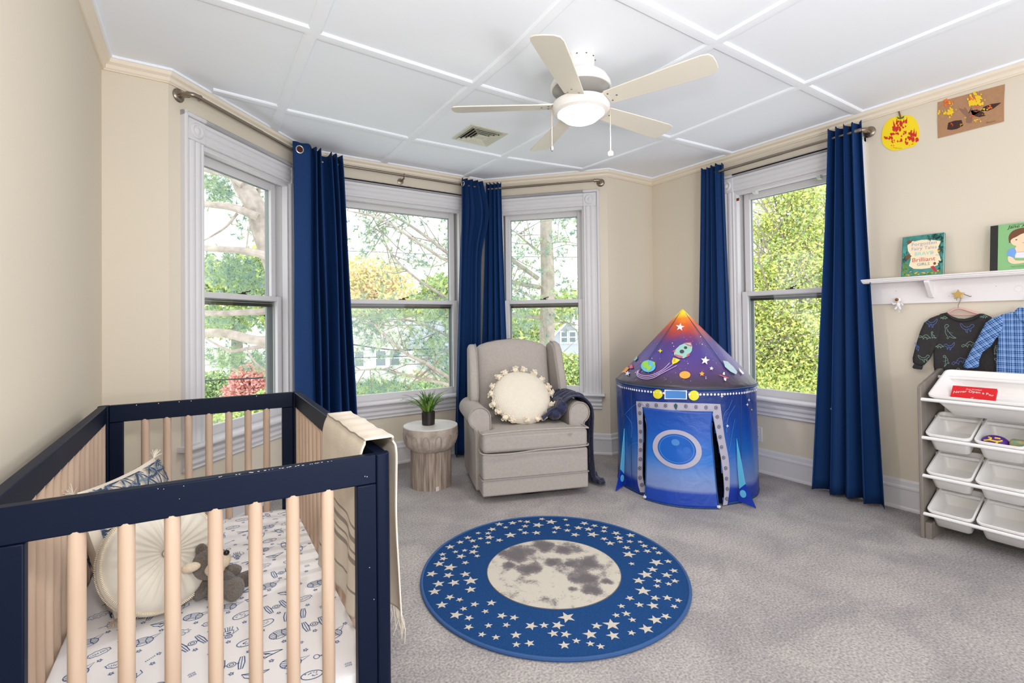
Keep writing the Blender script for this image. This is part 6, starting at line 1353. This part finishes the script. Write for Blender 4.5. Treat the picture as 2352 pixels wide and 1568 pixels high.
def plaid():
    m = mat('blue_plaid', (30, 66, 120), .9); nt = m.node_tree; L = nt.links; b = nt.nodes['Principled BSDF']; tcn = [n for n in nt.nodes if n.type == 'TEX_COORD'][0]; sp = nt.nodes.new('ShaderNodeSeparateXYZ'); L.new(tcn.outputs['Object'], sp.inputs[0]); tot = None
    for ax, per, wd, off in (('Y', .032, .10, 0), ('Y', .032, .10, .25), ('Y', .032, .10, .40), ('Z', .032, .10, .1), ('Z', .032, .10, .3), ('Z', .032, .10, .45), ('Z', .032, .06, .75), ('Y', .032, .06, .72)):
        a = nt.nodes.new('ShaderNodeMath'); a.operation = 'MULTIPLY_ADD'; a.inputs[1].default_value = 1/per; a.inputs[2].default_value = off; L.new(sp.outputs[ax], a.inputs[0]); f_ = nt.nodes.new('ShaderNodeMath'); f_.operation = 'FRACT'; L.new(a.outputs[0], f_.inputs[0])
        l_ = nt.nodes.new('ShaderNodeMath'); l_.operation = 'LESS_THAN'; l_.inputs[1].default_value = wd; L.new(f_.outputs[0], l_.inputs[0])
        if tot is None: tot = l_.outputs[0]
        else: s_ = nt.nodes.new('ShaderNodeMath'); s_.operation = 'ADD'; L.new(tot, s_.inputs[0]); L.new(l_.outputs[0], s_.inputs[1]); tot = s_.outputs[0]
    rp = nt.nodes.new('ShaderNodeValToRGB'); e = rp.color_ramp.elements; e[0].color = (*lin((30, 66, 118)), 1); e[1].color = (*lin((168, 194, 230)), 1); e[1].position = 1; k = e.new(.5); k.color = (*lin((104, 144, 200)), 1)
    dv = nt.nodes.new('ShaderNodeMath'); dv.operation = 'MULTIPLY'; dv.inputs[1].default_value = .5; L.new(tot, dv.inputs[0]); L.new(dv.outputs[0], rp.inputs[0]); L.new(rp.outputs[0], b.inputs['Base Color']); return m
PLD = plaid()
ps = thing('plaid_shirt', 'small blue plaid button shirt hanging right of the dinosaur sweater', 'shirt', hx(2335, 800, 3.57))
garment('body', [(1505, 195), (1350, 235), (1290, 262), (1280, 400), (1300, 560), (1285, 760), (1275, 1060), (1950, 1080), (1960, 600), (1960, 300), (1830, 235), (1660, 190), (1600, 260)], 3.618, 3.648, PLD, ps)
def sleeve_mat():
    m = PLD.copy(); m.name = 'blue_plaid_bias'; nt = m.node_tree; tcn = [n for n in nt.nodes if n.type == 'TEX_COORD'][0]; sp = [n for n in nt.nodes if n.type == 'SEPXYZ'][0]; mp_ = nt.nodes.new('ShaderNodeMapping'); mp_.inputs['Rotation'].default_value = (.62, 0, 0); nt.links.new(tcn.outputs['Object'], mp_.inputs['Vector']); nt.links.new(mp_.outputs[0], sp.inputs[0]); return m
garment('sleeve', [(1350, 238), (1230, 280), (1140, 345), (1070, 480), (950, 700), (845, 905), (900, 935), (1055, 920), (1060, 820), (1105, 715), (1215, 640), (1260, 560), (1330, 480), (1370, 380)], 3.610, 3.636, sleeve_mat(), ps, .010)
garment('collar', [(1580, 133), (1540, 165), (1505, 200), (1530, 245), (1600, 330), (1680, 360), (1720, 250), (1660, 160)], 3.612, 3.628, PLD, ps, .006)
hg2 = thing('white_hanger', 'white plastic hanger inside the plaid shirt', 'hanger', hx(2345, 705, 3.57)); MB().tube(smooth_path([(3.632, hx(2345, 705, 3.63)[1]-.02+dy, 1.20+dz) for dy, dz in ((.11, -.03), (.05, .0), (0, .012), (-.05, 0), (-.11, -.03))], 4), .006, 8).tube(smooth_path([(3.632, hx(2345, 705, 3.63)[1]-.02, 1.21), (3.64, hx(2345, 705, 3.63)[1]-.02, 1.26), (3.65, hx(2345, 705, 3.63)[1]-.02, 1.30), (3.66, hx(2345, 705, 3.63)[1]-.02, 1.29)], 4), .003, 8).build('frame', FANW, hg2, world=True)
# ---------------------------------------------------------------- toy organizer with tilted bins
ORGM = mat('taupe_laminate', (134, 126, 118), .55, wood=((120, 112, 104), 2, 20.)); ROD = mat('white_tube', (236, 234, 234), .3)
UY0, UY1 = 1.0, .175
org = thing('toy_organizer', 'taupe toy organizer frame with white rods against the right wall', 'toy organizer', (3.46, .59, 0))
def OB(name, x0, x1, y0, y1, z0, z1, m_, bev=.002): return MB().box(x0-3.46, x1-3.46, y0-.59, y1-.59, z0, z1).build(name, m_, org, bevel=bev)
for y0 in (UY0-.016, UY1):
    MB().prism([(3.288, 0), (3.345, 0), (3.36, .018), (3.60, .018), (3.615, 0), (3.655, 0), (3.655, .88), (3.64, .893), (3.60, .893), (3.305, .824), (3.288, .812)], lambda x, z, t: (x-3.46, t-.59, z), y0, y0+.016).build('side_panel', ORGM, org, bevel=.003)
for y0 in (UY0-.045, UY1+.016): OB('foot', 3.30, 3.56, y0, y0+.029, 0, .085, ORGM)
RZ = [.748, .542, .337, .132]
for k, z in enumerate(RZ):
    MB().tube([(3.297-3.46, UY1+.014-.59, z), (3.297-3.46, UY0-.014-.59, z)], .0095, 14).build('front_rod', ROD, org)
    xb, zb = (3.565, z+.102) if k == 0 else (3.50, z+.088); MB().tube([(xb-3.46, UY1+.014-.59, zb), (xb-3.46, UY0-.014-.59, zb)], .0095, 14).build('back_rod', ROD, org)
    q = MB(); q.lathe([(0, 0), (.006, 0), (.005, .003), (0, .003)], 10)
BIN = mat('white_bin', (240, 238, 236), .3)
def roundrect(w, d, r, n=5):
    P_ = []
    for (sx, sy, a0) in ((1, 1, 0), (-1, 1, PI/2), (-1, -1, PI), (1, -1, 1.5*PI)): P_ += [(sx*(w/2-r)+r*math.cos(a0+k*PI/2/n), sy*(d/2-r)+r*math.sin(a0+k*PI/2/n)) for k in range(n+1)]
    return P_
def bin_mesh(W_, D_, Hh):
    q = MB(); secs = [(W_*.72, D_*.74, 0, .02), (W_*.78, D_*.80, .006, .02), (W_-.018, D_-.018, Hh-.014, .022), (W_-.016, D_-.016, Hh-.004, .024), (W_, D_, Hh-.010, .028), (W_, D_, Hh, .028), (W_-.014, D_-.014, Hh+.001, .024), (W_-.022, D_-.022, Hh-.006, .022), (W_*.78-.006, D_*.80-.006, .010, .018), (W_*.72, D_*.74, .005, .018)]
    rings = [[(x, y, z) for x, y in roundrect(w, d, r)] for w, d, z, r in secs]; n_ = len(rings[0]); q.v = [p for r_ in rings for p in r_]
    for i in range(len(rings)-1): q.f += [(i*n_+k, i*n_+(k+1) % n_, (i+1)*n_+(k+1) % n_, (i+1)*n_+k) for k in range(n_)]
    q.f += [tuple(reversed(range(n_))), tuple(range((len(rings)-1)*n_, len(rings)*n_))]; q.m = [0]*len(q.f); return q
TILT = math.atan2(.13, .33)
def place_bin(o, xf, yc, zf, D_, Hh):      # front rim point at xf, zf
    o.rotation_euler = (0, -TILT, 0); lx, lz = -D_/2, Hh; c_, s_ = math.cos(TILT), math.sin(TILT)
    o.location = (xf-(c_*lx-s_*lz), yc, zf-(s_*lx+c_*lz))
big = bin_mesh(.765-.02, .33, .125)
big.v = [(y, x, z) for x, y, z in big.v]; bo = big.build('toy_bin', BIN, ang=50); bo['label'] = 'wide white plastic bin on the top tier holding the red book'; bo['category'] = 'bin'; bo['group'] = 'white bins of the toy organizer'
place_bin(bo, 3.294, .588, .772, .33, .125)
rows_ = ['second', 'third', 'bottom']; cols_ = ['at its left end', 'second from its left end', 'third from its left end', 'at its right end']; b0 = None
for r_ in range(3):
    for c2 in range(4):
        if b0 is None: q = bin_mesh(.188, .262, .112); q.v = [(y, x, z) for x, y, z in q.v]; b0 = q.build('toy_bin', BIN, ang=50); o = b0
        else: o = b0.copy(); COL.objects.link(o)
        extra = ', holding the purple ball' if (r_ == 0 and c2 == 1) else ''
        o['label'] = 'small white bin on the %s tier, %s%s' % (rows_[r_], cols_[c2], extra); o['category'] = 'bin'; o['group'] = 'white bins of the toy organizer'
        place_bin(o, 3.294, .882-.1965*c2, RZ[r_+1]+.022, .262, .112)
# things in the bins
cb_ = bo.matrix_basis
rbk = thing('red_book', 'red children book with white lettering lying in the top bin', 'book', cb_ @ Vector((-.03, .225, .052)), rot=(0, -TILT-.42, .02))
MB().box(-.07, .07, -.085, .085, .001, .011).build('pages', mat('paper', (236, 230, 214)), rbk, smooth=False)
rc_ = MB().box(-.074, .074, -.088, .088, .011, .0135).build('front_cover', mat('red_cover', (214, 20, 28), .35), rbk, bevel=.001); MB().box(-.074, .074, -.088, .088, -.001, .001).build('back_cover', mat('red_cover', (214, 20, 28)), rbk, bevel=.001)
q = MB()
for txt, sz, x_, y_ in (('Jenn Crumbel', .011, .052, 0), ('Never Open a Por', .021, .022, 0), ('of', .012, -.004, 0)):
    vs, fs = text2d(txt, sz); q.add([(x_+b_+(.012*(1-(a_/.07)**2) if sz > .02 else 0), -a_-y_, .0142) for a_, b_ in vs], fs)
q.build('cover_lettering', FANW, rc_, smooth=False, recalc=False)
b21 = [o for o in COL.objects if o.get('label', '').endswith('holding the purple ball')][0]; cM = b21.matrix_basis
PUR = mat('purple_rubber', (78, 34, 138), .45, bump=(220, .5, .002)); YB_ = mat('yellow_rubber', (238, 200, 40), .45)
pc_ = cM @ Vector((-.052, .030, .074)); ball = thing('toy_ball', 'purple and yellow rubber ball in a second tier bin', 'ball', pc_)
MB().blob((0, 0, 0), (.044, .052, .034), 28, 18).build('ball', PUR, ball, ang=180)
q = MB()
for pts_ in ([(-.9, -.35), (-.35, -.1), (-.25, .5), (-.6, .9)], [(-.35, -.1), (.35, -.2), (.9, .3)], [(.35, -.2), (.2, -.8)], [(.1, .75), (.4, .9), (.8, .95)]):
    P3 = []
    for a_, b_ in smooth_path(pts_, 5):
        d = np.array([-1.0, -a_, .55+b_*.75]); d /= np.linalg.norm(d); P3.append(d*np.array([.0445, .0525, .0345]))
    q.tube(P3, .0042, 6)
q.build('yellow_band', YB_, ball)
gp = cM @ Vector((-.052, -.054, .070)); gb = thing('green_toy', 'small green patterned plastic toy box beside the purple ball', 'toy', gp, rot=(0, 0, .1))
MB().blob((0, 0, 0), (.026, .034, .032), 20, 12, p=.45).build('case', mat('toy_case', (110, 150, 120), .35, var=((190, 150, 90), 40, .3)), gb, ang=60)
MB().blob((-.018, .002, -.014), (.014, .022, .012), 16, 10).build('lid', mat('lime_plastic', (120, 200, 40), .3), gb)
